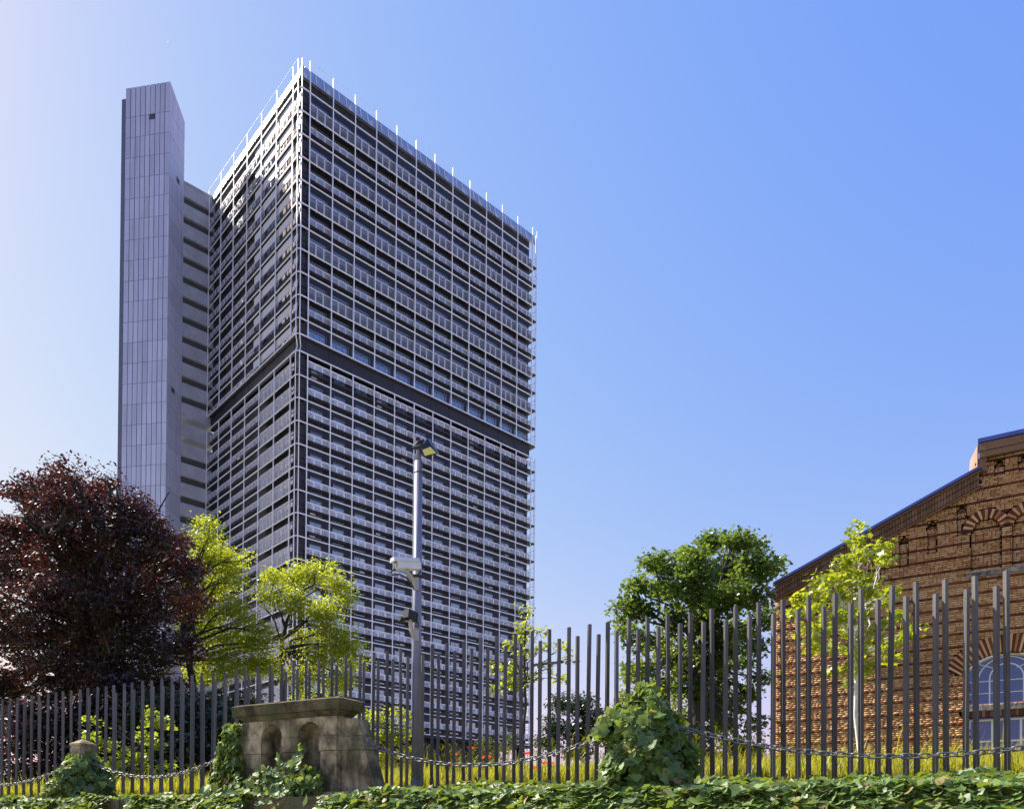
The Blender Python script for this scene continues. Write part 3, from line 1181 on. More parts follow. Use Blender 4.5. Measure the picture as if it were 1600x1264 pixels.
# mortar bed just behind the brick faces
def bed(x0, x1, z0, z1, y0, y1, m):
    m.box(x0, x1, y0, y1, z0, z1)
bedm = MB()
ncol = 60
g = np.random.default_rng(11)
bricks, reds, beds = [], [], []
XMAX = 13.0
z = BZ0
ci = 0
while z < 15.1:
    zc = z + CH / 2
    k_ = round((zc - 7.11) / .455)
    red = abs(zc - (7.11 + .455 * k_)) < CH * .52
    x = -g.uniform(0, .25)
    brks = breaks(zc)
    bl = [.25, .125]
    j = 0
    while x < XMAX:
        L = (.25 if g.random() < .62 else .125) if not red else .25
        for bk in brks:
            if x + .035 < bk < x + L - .035:
                L = bk - x
                break
        x0, x1 = max(x, 0) + .008, x + L - .008
        j += 1
        xm = (x0 + x1) / 2
        x += L
        if x1 - x0 < .03:
            continue
        if rake(xm) - .62 < zc + .02:
            continue
        vous_w = abs(xm - WC) < WHW + .75 and zc > WSPR - .3 and (xm - WC) ** 2 + (zc - ARC_C) ** 2 < (R_ARC + .62) ** 2
        lowwin = abs(xm - WC) < WHW and 4.08 < zc < 5.50
        if in_window(xm, zc, .02) or lowwin:
            continue
        if vous_w and (zc > WSPR or abs(xm - WC) < WHW + .5) and zc > WSPR - .25 and math.hypot(xm - WC, zc - ARC_C) > R_ARC - .1 and zc > WSPR - .02:
            continue
        if vous_w and WHW < abs(xm - WC) < WHW + .42 and WSPR - .2 < zc < WSPR + .1:
            continue
        if 10.38 < zc < 10.58 and xm > 6.5:
            continue
        if 5.50 < zc < 5.80 and abs(xm - WC) < WHW + .2:
            continue
        skip = False
        for c in BLIND:
            if zc > BSPR - .02 and BR - .02 < math.hypot(xm - c, zc - BSPR) < BR + .30:
                skip = True
        if skip:
            continue
        d = wall_depth(xm, zc)
        proud = -.022 if (red and d == 0) else 0.0
        y0 = d + proud + g.uniform(-.004, .004)
        (reds if red else bricks).append((x0, x1, y0, d + .10, z + .009, z + CH - .009))
        beds.append((x0 - .008, x1 + .008, d + .018, .34, z, z + CH))
    z += CH
    ci += 1


def boxes_mesh(name, B, mat):
    B = np.array(B)
    x0, x1, y0, y1, z0, z1 = B.T
    V = np.stack([np.stack(q, -1) for q in ((x0, y0, z0), (x1, y0, z0), (x1, y1, z0), (x0, y1, z0), (x0, y0, z1), (x1, y0, z1), (x1, y1, z1), (x0, y1, z1))], 1).reshape(-1, 3)
    Fa = np.array([(0, 3, 2, 1), (4, 5, 6, 7), (0, 1, 5, 4), (1, 2, 6, 5), (3, 0, 4, 7)])
    off = np.arange(len(B)) * 8
    return np_mesh(name, V, [(Fa[None] + off[:, None, None]).reshape(-1, 4)], mat)


# mortar bed: merge runs per course to keep it light
runs = []
for b in beds:
    if runs and abs(runs[-1][4] - b[4]) < 1e-6 and abs(runs[-1][2] - b[2]) < 1e-6 and b[0] - runs[-1][1] < .02:
        runs[-1] = (runs[-1][0], b[1], *runs[-1][2:])
    else:
        runs.append(b)
o_ = link('mortar_bed', boxes_mesh('mortar_bed', runs, MT['mortar']), hall)


def hall_dist(b):
    w = BO + BD * (b[0] + b[1]) / 2
    return np.linalg.norm(np.array([w[0], w[1], b[4]]) - EYE)


def in_frame(b):
    w = BO + BD * (b[0] + b[1]) / 2
    return 800 + F_PX * w[0] / w[1] < 1598
vis = sorted([b for b in bricks if in_frame(b) and b[4] > 4.2 and b[1] - b[0] > .2], key=hall_dist)[:300]
vs = set(vis)
half = {}
for b in vis:
    L = round(b[1] - b[0], 3)
    if L not in half:
        half[L] = boxes_mesh('brick', [(-L / 2, L / 2, 0, .1, 0, CH - .018)], MT['brick'])
    link('brick', half[L], hall, ((b[0] + b[1]) / 2, b[2], b[4]))
link('brick', boxes_mesh('brick', [b for b in bricks if b not in vs], MT['brick']), hall)['kind'] = 'stuff'
rv = sorted([b for b in reds if in_frame(b) and b[1] - b[0] > .2], key=hall_dist)[:200]
rs_ = set(rv)
meR = {}
for b in rv:
    L = round(b[1] - b[0], 3)
    if L not in meR:
        meR[L] = boxes_mesh('red_brick', [(-L / 2, L / 2, 0, b[3] - b[2], 0, CH - .018)], MT['redbrick'])
    link('red_brick', meR[L], hall, ((b[0] + b[1]) / 2, b[2], b[4]))
link('red_brick', boxes_mesh('red_brick', [b for b in reds if b not in rs_], MT['redbrick']), hall)['kind'] = 'stuff'
# plain wall beyond the brick-by-brick zone
mb = MB()
n_ = 22
for i in range(n_):
    a = XMAX + (HALL_W - XMAX) * i / n_
    b = XMAX + (HALL_W - XMAX) * (i + 1) / n_
    mb.hexa([(a, .0, BZ0), (b, .0, BZ0), (b, .33, BZ0), (a, .33, BZ0)], [(a, 0, rake(a + 1e-3) - .6), (b, 0, rake(b - 1e-3) - .6), (b, .33, rake(b - 1e-3) - .6), (a, .33, rake(a + 1e-3) - .6)])
mb.build('plain_wall', MT['brick'], hall)


def voussoirs(cx, cz, r0, r1, a0, a1, n, y0, y1, alt):
    for i in range(n):
        t0 = a0 + (a1 - a0) * i / n
        t1 = a0 + (a1 - a0) * (i + 1) / n
        e = (t1 - t0) * .06
        t0 += e
        t1 -= e
        m = MB()
        m.prism([(cx + r0 * math.cos(t0), y0, cz + r0 * math.sin(t0)), (cx + r1 * math.cos(t0), y0, cz + r1 * math.sin(t0)),
                 (cx + r1 * math.cos(t1), y0, cz + r1 * math.sin(t1)), (cx + r0 * math.cos(t1), y0, cz + r0 * math.sin(t1))], (0, y1 - y0, 0))
        light = i % alt == alt // 2
        m.build('arch_brick' if light else 'red_arch_brick', MT['brick'] if light else MT['redbrick'], hall)


aw = math.acos(WHW / R_ARC)
voussoirs(WC, ARC_C, R_ARC + .03, R_ARC + .62, aw - .16, math.pi - aw + .16, 46, -.02, .3, 2)
for c in BLIND[:5]:
    voussoirs(c, BSPR, BR - .04, BR + .26, .05, math.pi - .05, 19, -.015, .3, 2)
# mortar behind the voussoirs
mb = MB()
for c in BLIND[:5]:
    pts = [(c + (BR + .30) * math.cos(a), .05, BSPR + (BR + .30) * math.sin(a)) for a in np.linspace(0, math.pi, 16)]
    inn = [(c + (BR - .03) * math.cos(a), .05, BSPR + (BR - .03) * math.sin(a)) for a in np.linspace(0, math.pi, 16)]
    for i in range(15):
        mb.prism([pts[i], pts[i + 1], inn[i + 1], inn[i]], (0, .28, 0))
outr = [(WC + (R_ARC + .65) * math.cos(a), .05, ARC_C + (R_ARC + .65) * math.sin(a)) for a in np.linspace(aw - .18, math.pi - aw + .18, 16)]
inn = [(WC + (R_ARC + .05) * math.cos(a), .05, ARC_C + (R_ARC + .05) * math.sin(a)) for a in np.linspace(aw - .18, math.pi - aw + .18, 16)]
for i in range(15):
    mb.prism([outr[i], outr[i + 1], inn[i + 1], inn[i]], (0, .28, 0))
mb.build('arch_bed', MT['mortar'], hall)
# stone band and lintel
mb = MB()
mb.box(6.5, XMAX, -.05, .33, 10.40, 10.56)
mb.build('stone_band', MT['bandstone'], hall)
mb = MB()
mb.box(WC - WHW - .18, WC + WHW + .18, -.03, .33, 5.71, 5.90)
mb.build('window_sill', MT['bandstone'], hall)
nb = 22
for i in range(nb):                               # soldier course under the sill
    m = MB()
    x0 = WC - WHW - .18 + (2 * WHW + .36) * i / nb
    m.box(x0 + .008, x0 + (2 * WHW + .36) / nb - .008, .0, .33, 5.50, 5.70)
    m.build('soldier_brick', MT['brownbrick'] if i % 2 else MT['redbrick'], hall)
# rake cornice: bricks stepped out under the verge, then the zinc edge
def rake_bar(m, x0, x1, up0, up1, y0, y1):
    m.hexa([(x0, y0, EAVE + RK * x0 + up0), (x1, y0, EAVE + RK * x1 + up0), (x1, y1, EAVE + RK * x1 + up0), (x0, y1, EAVE + RK * x0 + up0)],
           [(x0, y0, EAVE + RK * x0 + up1), (x1, y0, EAVE + RK * x1 + up1), (x1, y1, EAVE + RK * x1 + up1), (x0, y1, EAVE + RK * x0 + up1)])
mb = MB()
rake_bar(mb, -.05, 6.93, -.10, -.0, -.34, .64)
mb.build('verge_flashing', MT['zinc'], hall)
n_ = 76
meB = MB()
rake_bar(meB, -.0, 6.93, -.70, -.62, -.10, .33)
rake_bar(meB, -.0, 6.93, -.185, -.105, -.26, .33)
meB.build('cornice_course', MT['brownbrick'], hall)
w_ = 6.9 / n_
for i in range(n_):
    m = MB()
    rake_bar(m, i * w_ + .006, (i + 1) * w_ - .006, -.61 , -.40, -.15 + .012 * (i % 2), .33)
    rake_bar(m, i * w_ + .006, (i + 1) * w_ - .006, -.39, -.195, -.20 + .012 * ((i + 1) % 2), .33)
    m.build('cornice_brick', MT['brownbrick'], hall)
# raised centre block: coping, side face
mb = MB()
mb.box(6.86, HALL_W - 6.86, -.22, .7, 15.02, 15.16)
mb.build('coping', MT['zinc'], hall)
mb = MB()
mb.box(6.90, XMAX, -.14, .33, 14.52, 14.72)
mb.box(6.90, XMAX, -.18, .33, 14.73, 15.0)
mb.build('block_cornice', MT['brownbrick'], hall)
mb = MB()
mb.box(6.87, 7.12, -.12, .34, 14.0, 14.50)
mb.build('block_pier', MT['brownbrick'], hall)
# kneeler splayed to catch the sun at the raised block; sunlit pink painted in
mb = MB()
mb.hexa([(6.84, -.1, 14.1), (6.86, -.05, 14.1), (6.86, .65, 14.1), (6.55, .65, 14.0)], [(6.84, -.1, 14.98), (6.86, -.05, 14.98), (6.86, .65, 14.98), (6.60, .65, 14.8)])
mb.build('kneeler', per_piece('sunlit_pink_brick', (.55, .27, .20), .85, var=.12), hall)
# roof planes
mb = MB()
mb.hexa([(-.35, .62, EAVE - .12), (HALL_W / 2, .62, EAVE + RK * HALL_W / 2 - .3), (HALL_W / 2, 30, EAVE + RK * HALL_W / 2 - .3), (-.35, 30, EAVE - .12)],
        [(-.35, .62, EAVE - .02), (HALL_W / 2, .62, EAVE + RK * HALL_W / 2 - .2), (HALL_W / 2, 30, EAVE + RK * HALL_W / 2 - .2), (-.35, 30, EAVE - .02)])
mb.hexa([(HALL_W / 2 + .01, .62, EAVE + RK * HALL_W / 2 - .3), (HALL_W + .3, .62, EAVE - .12), (HALL_W + .3, 30, EAVE - .12), (HALL_W / 2 + .01, 30, EAVE + RK * HALL_W / 2 - .3)],
        [(HALL_W / 2 + .01, .62, EAVE + RK * HALL_W / 2 - .2), (HALL_W + .3, .62, EAVE - .02), (HALL_W + .3, 30, EAVE - .02), (HALL_W / 2 + .01, 30, EAVE + RK * HALL_W / 2 - .2)])
mb.build('roof', MT['zinc'], hall)
# downpipe at the corner
mb = MB()
mb.tube([(-.28, .30, EAVE - .2), (-.28, .30, EAVE - .75), (-.12, .22, EAVE - 1.1), (-.12, .22, BZ0)], .06, 8)
mb.tube([(-.4, .1, EAVE - .16), (-.4, 10, EAVE - .16)], .09, 8)
mb.build('downpipe', MT['pipe'], hall, True)


def arched_window():
    m = MB()
    pts = [(WC - WHW, .30, WSILL), (WC + WHW, .30, WSILL), (WC + WHW, .30, WSPR)]
    pts += [(WC + R_ARC * math.cos(a), .30, ARC_C + R_ARC * math.sin(a)) for a in np.linspace(aw, math.pi - aw, 24)][1:-1]
    pts += [(WC - WHW, .30, WSPR)]
    m.prism(pts, (0, .03, 0))
    w = thing_w = m.build('arched_window', MT['winglass'], hall)
    f = MB()
    def bar(p, q, r=.028):
        f.tube([(p[0], .285, p[1]), (q[0], .285, q[1])], r, 4, square=True)
    def arc(cx, cz, r, a0, a1, n=18, th=.025):
        L = [(cx + r * math.cos(a), .285, cz + r * math.sin(a)) for a in np.linspace(a0, a1, n)]
        f.tube(L, th, 4, square=True)
    bar((WC - WHW + .03, WSILL + .03), (WC + WHW - .03, WSILL + .03), .05)
    bar((WC - WHW + .03, WSILL), (WC - WHW + .03, WSPR), .05)
    bar((WC + WHW - .03, WSILL), (WC + WHW - .03, WSPR), .05)
    arc(WC, ARC_C, R_ARC - .03, aw, math.pi - aw, 24, .05)
    bar((WC, WSILL), (WC, WTOP - .03), .05)
    for xx in (-.50, .50):
        bar((WC + xx, WSILL), (WC + xx, WSILL + .92), .035)
    arc(WC, WSILL + .92, .50, 0, math.pi, 18, .032)
    arc(WC, WSILL + .80, .86, .15, math.pi - .15, 20, .028)
    for zz in (.42, .84):
        bar((WC - WHW, WSILL + zz), (WC + WHW, WSILL + zz), .022)
    for s in (-1, 1):
        bar((WC + s * .30, WSILL + 1.25), (WC + s * .98, WSILL + 1.52), .022)
    f.build('glazing_bars', MT['winwhite'], w)


arched_window()
m = MB()
m.box(WC - WHW, WC + WHW, .28, .31, 4.02, 5.50)
lw_ = m.build('ground_floor_window', MT['winglass'], hall)
f = MB()
for x in (-WHW + .05, -.42, .0, .42, WHW - .05):
    r = .05 if abs(x) > 1 or x == 0 else .035
    f.box(WC + x - r, WC + x + r, .22, .277, 4.05, 5.42)
for zz in (4.08, 4.62, 5.36):
    f.box(WC - WHW, WC + WHW, .235, .270, zz, zz + .06)
f.build('glazing_bars', MT['winwhite'], lw_)

# ------------------------------------------------------------------ fence
fence = thing('post_fence', 'long fence of dark grey square steel posts in two staggered heights', 'fence', tuple(fp(0, 0, FZ)), RZ_F)
S = .331
HS = .0255
def post_mesh(h):
    m = MB()
    d = HS * math.sqrt(2)
    bev = .006
    m.add([(0, -d, -.4), (d, 0, -.4), (0, d, -.4), (-d, 0, -.4), (0, -d, h), (d, 0, h), (0, d, h), (-d, 0, h)], MB.BOXF)
    return m.mesh('fence_post', MT['post'])
mt_, ms_ = post_mesh(2.53), post_mesh(2.33)
g = np.random.default_rng(5)
for k_ in range(-4, 71):
    link('fence_post', mt_, fence, (-k_ * S, .0, g.uniform(-.012, .012)), (g.normal() * .006, g.normal() * .006, g.normal() * .05))
    link('fence_post', ms_, fence, (-(k_ + .36) * S, -.125, g.uniform(-.012, .012)), (g.normal() * .004, g.normal() * .004, 0))
mb = MB()
for zz in (-.08,):
    mb.box(-70.5 * S, 4.5 * S, -.095, -.035, zz, zz + .05)
mb.build('rail', MT['post'], fence)
for (t0, t1, zz) in ((18.2 * S, 19.8 * S, 1.95), (67 * S, 70 * S, 2.2)):
    mb = MB()
    mb.box(-t1, -t0, -.085, -.05, zz, zz + .035)
    mb.build('rail', MT['post'], fence)

# ------------------------------------------------------------------ retaining wall, coping
WZ = FZ - .22
wall = thing('garden_wall', 'low weathered stone wall with coping under the fence', 'wall', tuple(fp(0, 0, 0)), RZ_F)
g = np.random.default_rng(21)
x = -26.0
i = 0
while x < 8:
    w_ = g.uniform(.9, 1.3)
    m = MB()
    m.box(x + .006, x + w_ - .006, -2.06 + g.uniform(-.008, .008), -1.2, WZ - .25, WZ)
    m.build('coping_stone', MT['stone2'], wall)
    x += w_
for r_ in range(4):
    x = -26 + (r_ % 2) * -.4
    while x < 8:
        w_ = g.uniform(.7, 1.1)
        m = MB()
        z1 = WZ - .28 - r_ * .45
        m.box(x + .006, x + w_ - .006, -2.0 + g.uniform(-.012, .012), -1.6, z1 - .44, z1)
        m.build('wall_stone', MT['stone'], wall)
        x += w_
mb = MB()
mb.box(-26, 8, -1.97, -1.0, -.1, WZ - .26)
mb.build('wall_core', MT['mortar'], wall)
mb = MB()
mb.hexa([(-26, -1.19, .5), (8, -1.19, .5), (8, .1, .5), (-26, .1, .5)], [(-26, -1.19, WZ - .01), (8, -1.19, WZ - .01), (8, .1, FZ - .01), (-26, .1, FZ - .01)])
mb.build('soil_bank', MT['lawn'], wall)

# ------------------------------------------------------------------ stone monument with two niches
MY = 12.5
MF = at(530, 1087, MY)
MB0 = at(550, 1236, MY)[2]
MTOP = MF[2]
mon = thing('niche_monument', 'weathered sandstone block with two arched niches and a heavy capstone', 'stone monument', (MF[0], MF[1], MB0), RZ_F)
H = MTOP - MB0
SLW = 2.48
def mbox(name, mat, x0, x1, y0, y1, z0, z1):
    m = MB()
    m.box(x0, x1, y0, y1, z0, z1)
    return m.build(name, mat, mon)
m = MB()
m.hexa([(-SLW + .02, .02, H - .19), (-.02, .02, H - .19), (-.02, .62, H - .19), (-SLW + .02, .62, H - .19)], [(-SLW, 0, H - .02), (0, 0, H - .02), (0, .64, H - .02), (-SLW, .64, H - .02)])
m.hexa([(-SLW, 0, H - .02), (0, 0, H - .02), (0, .64, H - .02), (-SLW, .64, H - .02)], [(-SLW + .1, .1, H + .02), (-.1, .1, H + .02), (-.1, .54, H + .02), (-SLW + .1, .54, H + .02)])
m.build('capstone', MT['stone2'], mon)
m = MB()
m.hexa([(-SLW + .17, .13, H - .28), (-.17, .13, H - .28), (-.17, .52, H - .28), (-SLW + .17, .52, H - .28)], [(-SLW + .07, .06, H - .195), (-.07, .06, H - .195), (-.07, .58, H - .195), (-SLW + .07, .58, H - .195)])
m.build('moulding', MT['stone2'], mon)
BT = H - .285
X0, X3 = -SLW + .16, -.16
NW = .25
NC = [-1.62, -.76]
SP = .93
y0, y1 = .12, .52
# lower piers, band stones, arch stones
piers = [(X0, NC[0] - NW), (NC[0] + NW, NC[1] - NW), (NC[1] + NW, X3)]
for (a, b) in piers:
    mbox('pier_stone', MT['stone'], a, b, y0 + .01, y1, 0, .68)
    mbox('band_stone', MT['stone'], a - .012, b + .012, y0 - .01, y1, .687, SP - .005)
def arch_stone(x0, x1, c):
    m = MB()
    arc = [(c + NW * math.cos(a), SP + NW * math.sin(a)) for a in np.linspace(math.pi, 0, 14)]
    for i in range(13):
        (xa, za), (xb, zb) = arc[i], arc[i + 1]
        m.hexa([(xa, y0 + .005, za), (xb, y0 + .005, zb), (xb, y1, zb), (xa, y1, za)], [(xa, y0 + .005, BT), (xb, y0 + .005, BT), (xb, y1, BT), (xa, y1, BT)])
    m.box(x0, c - NW, y0 + .005, y1, SP, BT)
    m.box(c + NW, x1, y0 + .005, y1, SP, BT)
    m.build('arch_stone', MT['stone'], mon)
mid = (NC[0] + NC[1]) / 2
arch_stone(X0, mid - .004, NC[0])
arch_stone(mid + .004, X3, NC[1])
mbox('niche_back', MT['stone'], X0 + .02, X3 - .02, y1 - .06, y1 + .06, -.02, BT - .01)
mbox('niche_panel', MT['redstone'], NC[0] + .02, NC[0] + NW + .04, y1 - .075, y1 - .055, .15, .66)
# buttress wings
def wing(s, xa):
    for (z0, z1, w0, w1) in ((0, .68, .74, .50), (.687, SP - .02, .51, .43), (SP - .013, BT - .05, .42, .33)):
        m = MB()
        f = lambda w: xa + s * w
        pts0 = [(xa + s * .012, y0 + .12, z0), (f(w0), y0 + .12, z0), (f(w0), y1, z0), (xa + s * .012, y1, z0)]
        pts1 = [(xa + s * .012, y0 + .12, z1), (f(w1), y0 + .12, z1), (f(w1), y1, z1), (xa + s * .012, y1, z1)]
        if s < 0:
            pts0 = [pts0[k_] for k_ in (1, 0, 3, 2)]
            pts1 = [pts1[k_] for k_ in (1, 0, 3, 2)]
        m.hexa(pts0, pts1)
        m.build('buttress_stone', MT['stone'], mon)
wing(1, X3)
wing(-1, X0)
mbox('plinth', MT['stone'], X0 - .85, X3 + .85, -.06, 1.0, -.62, -.006)

# ------------------------------------------------------------------ chain posts and chains
VCH = 1.45
def chain_post(t_, label, top):
    o = thing('chain_post', label, 'stone post', tuple(fp(t_, VCH, FZ - .225)), RZ_F, 'stone posts carrying the chain')
    m = MB()
    w0, w1, h = .19, .165, top - FZ + .225 - .14
    m.hexa([(-w0, -w0, 0), (w0, -w0, 0), (w0, w0, 0), (-w0, w0, 0)], [(-w1, -w1, h), (w1, -w1, h), (w1, w1, h), (-w1, w1, h)])
    m.build('shaft', MT['stone'], o)
    m = MB()
    w2 = w1 + .02
    m.box(-w2, w2, -w2, w2, h + .003, h + .045)
    b = m.k
    m.add([(-w2, -w2, h + .045), (w2, -w2, h + .045), (w2, w2, h + .045), (-w2, w2, h + .045), (0, 0, h + .15)], [(0, 1, 4), (1, 2, 4), (2, 3, 4), (3, 0, 4)])
    m.build('cap', MT['stone'], o)
    return o
chain_post(16.43, 'square stone post with pyramid cap rising from ivy, left of the monument', 3.32)
chain_post(4.14, 'stone post wholly hidden inside the tall ivy mound', 3.2)
chain_post(-2.3, 'stone post just outside the frame holding the near chain end', 3.3)
chain_post(22.6, 'stone post outside the frame holding the far chain end', 3.3)

lm = MB()
L_, w_, r_ = .058, .030, .0105
nl = 12
ring = []
for i in range(nl):
    a = 2 * math.pi * i / nl
    ring.append(((L_ - w_) * (1 if math.cos(a) > 0 else -1) * (abs(math.cos(a)) > .3) + w_ * math.cos(a), w_ * math.sin(a), 0))
ring = np.array(ring)
vsr = []
for i in range(nl):
    p = ring[i]
    d = ring[(i + 1) % nl] - ring[i - 1]
    d /= np.linalg.norm(d)
    nrm = np.cross(d, (0, 0, 1))
    for k_ in range(4):
        a = math.pi / 2 * k_ + .78
        vsr.append(p + r_ * (nrm * math.cos(a) + np.array([0, 0, 1]) * math.sin(a)))
lm.add(vsr, [(i * 4 + k_, i * 4 + (k_ + 1) % 4, ((i + 1) % nl) * 4 + (k_ + 1) % 4, ((i + 1) % nl) * 4 + k_) for i in range(nl) for k_ in range(4)])
link_me = lm.mesh('chain_link', MT['chain'], True)


def chain(label, A_, B_, sag):
    A_, B_ = np.array(A_), np.array(B_)
    o = thing('chain', label, 'chain', tuple(A_), 0, 'iron chains between the stone posts')
    ss = np.linspace(0, 1, 400)
    P = A_[None] + (B_ - A_)[None] * ss[:, None]
    P[:, 2] -= sag * 4 * ss * (1 - ss)
    d = np.concatenate([[0], np.cumsum(np.linalg.norm(np.diff(P, axis=0), axis=1))])
    n = int(d[-1] / .088)
    for i in range(n):
        s0, s1 = (i + .1) * d[-1] / n, (i + .9) * d[-1] / n
        a = np.array([np.interp(s0, d, P[:, k_]) for k_ in range(3)])
        b = np.array([np.interp(s1, d, P[:, k_]) for k_ in range(3)])
        dv = Vector(b - a)
        q = dv.to_track_quat('X', 'Z').to_matrix() @ Matrix.Rotation(math.pi / 2 * (i % 2) + .6 + .25 * math.sin(i * 1.7), 3, 'X')
        ob = link('chain_link', link_me, o)
        ob.location = Vector((a + b) / 2 - A_)
        ob.rotation_euler = q.to_euler()


MRT = mon.matrix_basis
def mon_w(x, y, z):
    ex = -UL
    ey = -UN
    return MF * np.array([1, 1, 0]) + ex * x + ey * y + np.array([0, 0, MB0 + z])
chain('iron chain running left out of the frame from the capped stone post', fp(22.5, VCH, 2.85), fp(16.6, VCH, 2.88), .45)
chain('iron chain sagging between the capped stone post and the monument', fp(16.26, VCH, 2.88), mon_w(X0 - .45, y0 + .2, .80), .42)
chain('iron chain sagging from the monument to the tall ivy mound', mon_w(X3 + .45, y0 + .2, .80), fp(4.35, VCH, 2.98), .46)
chain('iron chain sagging from the ivy mound past the brick hall', fp(3.95, VCH, 2.98), fp(-2.1, VCH, 2.95), .55)

# ------------------------------------------------------------------ lamp pole with floodlight and cameras
PB = at(649.5, 1233, 13.95)
pole = thing('lamp_pole', 'tall grey galvanised pole standing behind the fence', 'pole', (PB[0], PB[1], FZ - .1))
PT = at(655.5, 690, 13.95)[2]
hp = PT - FZ + .1
m = MB()
m.tube([(0, 0, 0), (0, 0, hp - .36)], [.084, .070], 20)
m.build('mast', MT['pole'], pole, True)
m = MB()
m.tube([(0, 0, hp - .355), (0, 0, hp)], .045, 16)
m.build('spigot', MT['pole'], pole, True)
m = MB()
m.tube([(0, 0, hp - .58), (0, 0, hp - .56)], .075, 16)
m.build('strap', MT['black'], pole)
m = MB()
m.obox((0, 0, hp - .17), (.02, 0, 0), (0, .05, 0), (0, 0, .01))
m.tube([(0, 0, FZ * 0 + 0.03), (0, 0, .25)], .10, 16)
m.build('base_collar', MT['pole'], pole)

PXM = pxm(13.9)
fl = thing('floodlight', 'black floodlight with yellow glass at the top of the pole', 'floodlight', (PB[0], PB[1], PT))
m = MB()       # tapered housing leaning out to the right and towards the street
back = [(.05, -.10, .04), (.05, .12, .04), (.05, .12, -.20), (.05, -.10, -.20)]
def fpt(px, py, dy):
    w = at(px, py, 13.95 + dy)
    return (w[0] - PB[0], w[1] - PB[1], w[2] - PT)
t4 = [fpt(667, 684.5, -.18), fpt(673, 686, .22), fpt(686, 708, .20), fpt(684, 709.5, -.22)]
b4 = [fpt(658, 701, -.20), fpt(659, 702, .16), fpt(664, 714, .14), fpt(662, 713.8, -.22)]
m.hexa([b4[0], t4[0], t4[1], b4[1]], [b4[3], t4[3], t4[2], b4[2]])
m.build('housing', MT['black'], fl)
m = MB()
m.tube([(-.08, -.02, -.12), (0.0, -.03, -.02), (.10, -.06, .0)], .035, 8)
m.tube([(-.02, 0, -.13), (-.02, 0, .06)], .05, 10)
m.tube([(-.10, -.05, -.14), (.12, -.08, -.10)], .028, 6)
m.build('bracket', MT['black'], fl)
m = MB()
lens = [fpt(660, 703.5, -.235), fpt(672.5, 698.5, -.222), fpt(681.5, 708, -.245), fpt(664, 712.2, -.245)]
m.prism(lens, (0, -.012, 0))
m.build('lens_glass', MT['amber'], fl)


def cpt(px, py, dy=0):
    w = at(px, py, 13.95 + dy)
    return np.array([w[0], w[1], w[2]])


def camera_thing(label, o_px, body, body_r, parts):
    base = cpt(*o_px)
    o = thing('security_camera', label, 'security camera', tuple(base), 0, 'security cameras on the pole')
    return o, base


CB = cpt(648, 905, -.09)
wcam = thing('security_camera', 'white box security camera with sun shield, mounted on the pole', 'security camera', tuple(CB), 0, 'security cameras on the pole')
a, b = cpt(619, 882, -.40), cpt(655, 884, -.16)
ax = (b - a) / 2
L_ = np.linalg.norm(ax)
e1 = ax / L_
e2 = unit(np.cross(np.array([0, 0, 1.0]), e1))
e3 = np.cross(e1, e2)
c = (a + b) / 2 - CB
m = MB()
m.obox(c - e3 * .0, e1 * L_, e2 * .072, e3 * .072)
m.build('housing', MT['camwhite'], wcam)
m = MB()
c2 = c + e3 * .088 - e1 * .02
m.hexa([c2 - e1 * (L_ + .05) - e2 * .10 - e3 * .04, c2 + e1 * (L_ + .0) - e2 * .10 - e3 * .04, c2 + e1 * L_ + e2 * .10 - e3 * .04, c2 - e1 * (L_ + .05) + e2 * .10 - e3 * .04],
       [c2 - e1 * (L_ + .05) - e2 * .07 + e3 * .03, c2 + e1 * L_ - e2 * .07 + e3 * .03, c2 + e1 * L_ + e2 * .07 + e3 * .03, c2 - e1 * (L_ + .05) + e2 * .07 + e3 * .03])
m.build('sun_shield', MT['camwhite'], wcam)
m = MB()
fc = c - e1 * (L_ + .004)
m.tube([fc, fc - e1 * .012], .052, 14)
m.build('lens', MT['lens'], wcam)
m = MB()
p1, p2, p3 = cpt(636, 893, -.28) - CB, cpt(646, 907, -.14) - CB, cpt(649, 920, -.085) - CB
m.tube([p1 + e3 * .03, p1, p2, p3], [.04, .042, .038, .03], 8)
m.obox(cpt(650, 912, -.08) - CB, (.05, 0, 0), (0, .02, 0), (0, 0, .11))
m.build('bracket', MT['camgrey'], wcam)
m = MB()
cab = [cpt(619, 888, -.36) - CB, cpt(611, 893, -.38) - CB, cpt(613, 898, -.36) - CB, cpt(624, 897, -.32) - CB, cpt(636, 903, -.22) - CB, cpt(648, 921, -.09) - CB]
m.tube(cab, .014, 6)
m.tube([cpt(655, 886, -.16) - CB, cpt(657, 893, -.12) - CB, cpt(651, 899, -.08) - CB, cpt(645, 899, -.1) - CB], .013, 6)
m.tube([cpt(644, 899, -.1) - CB, cpt(662, 901, -.02) - CB], .03, 8)
m.build('cable', MT['black'], wcam)

CB = cpt(649, 985, -.09)
bcam = thing('security_camera', 'small black security camera with round lens, lower on the pole', 'security camera', tuple(CB), 0, 'security cameras on the pole')
a, b = cpt(634, 958, -.32), cpt(649, 965, -.14)
ax = (b - a) / 2
L_ = np.linalg.norm(ax)
e1 = ax / L_
e2 = unit(np.cross(np.array([0, 0, 1.0]), e1))
e3 = np.cross(e1, e2)
c = (a + b) / 2 - CB
m = MB()
m.obox(c, e1 * L_, e2 * .07, e3 * .075)
for k_ in range(4):
    m.obox(c + e1 * L_ * (-.75 + .5 * k_), e1 * .008, e2 * .078, e3 * .083)
m.build('housing', MT['black'], bcam)
m = MB()
p1 = cpt(627, 967, -.36) - CB
m.tube([p1 - e1 * .05, p1 + e1 * .05], [.048, .042], 14)
m.tube([p1 + e1 * .05, c - e3 * .05], .025, 8)
m.build('lens_barrel', MT['black'], bcam)
m = MB()
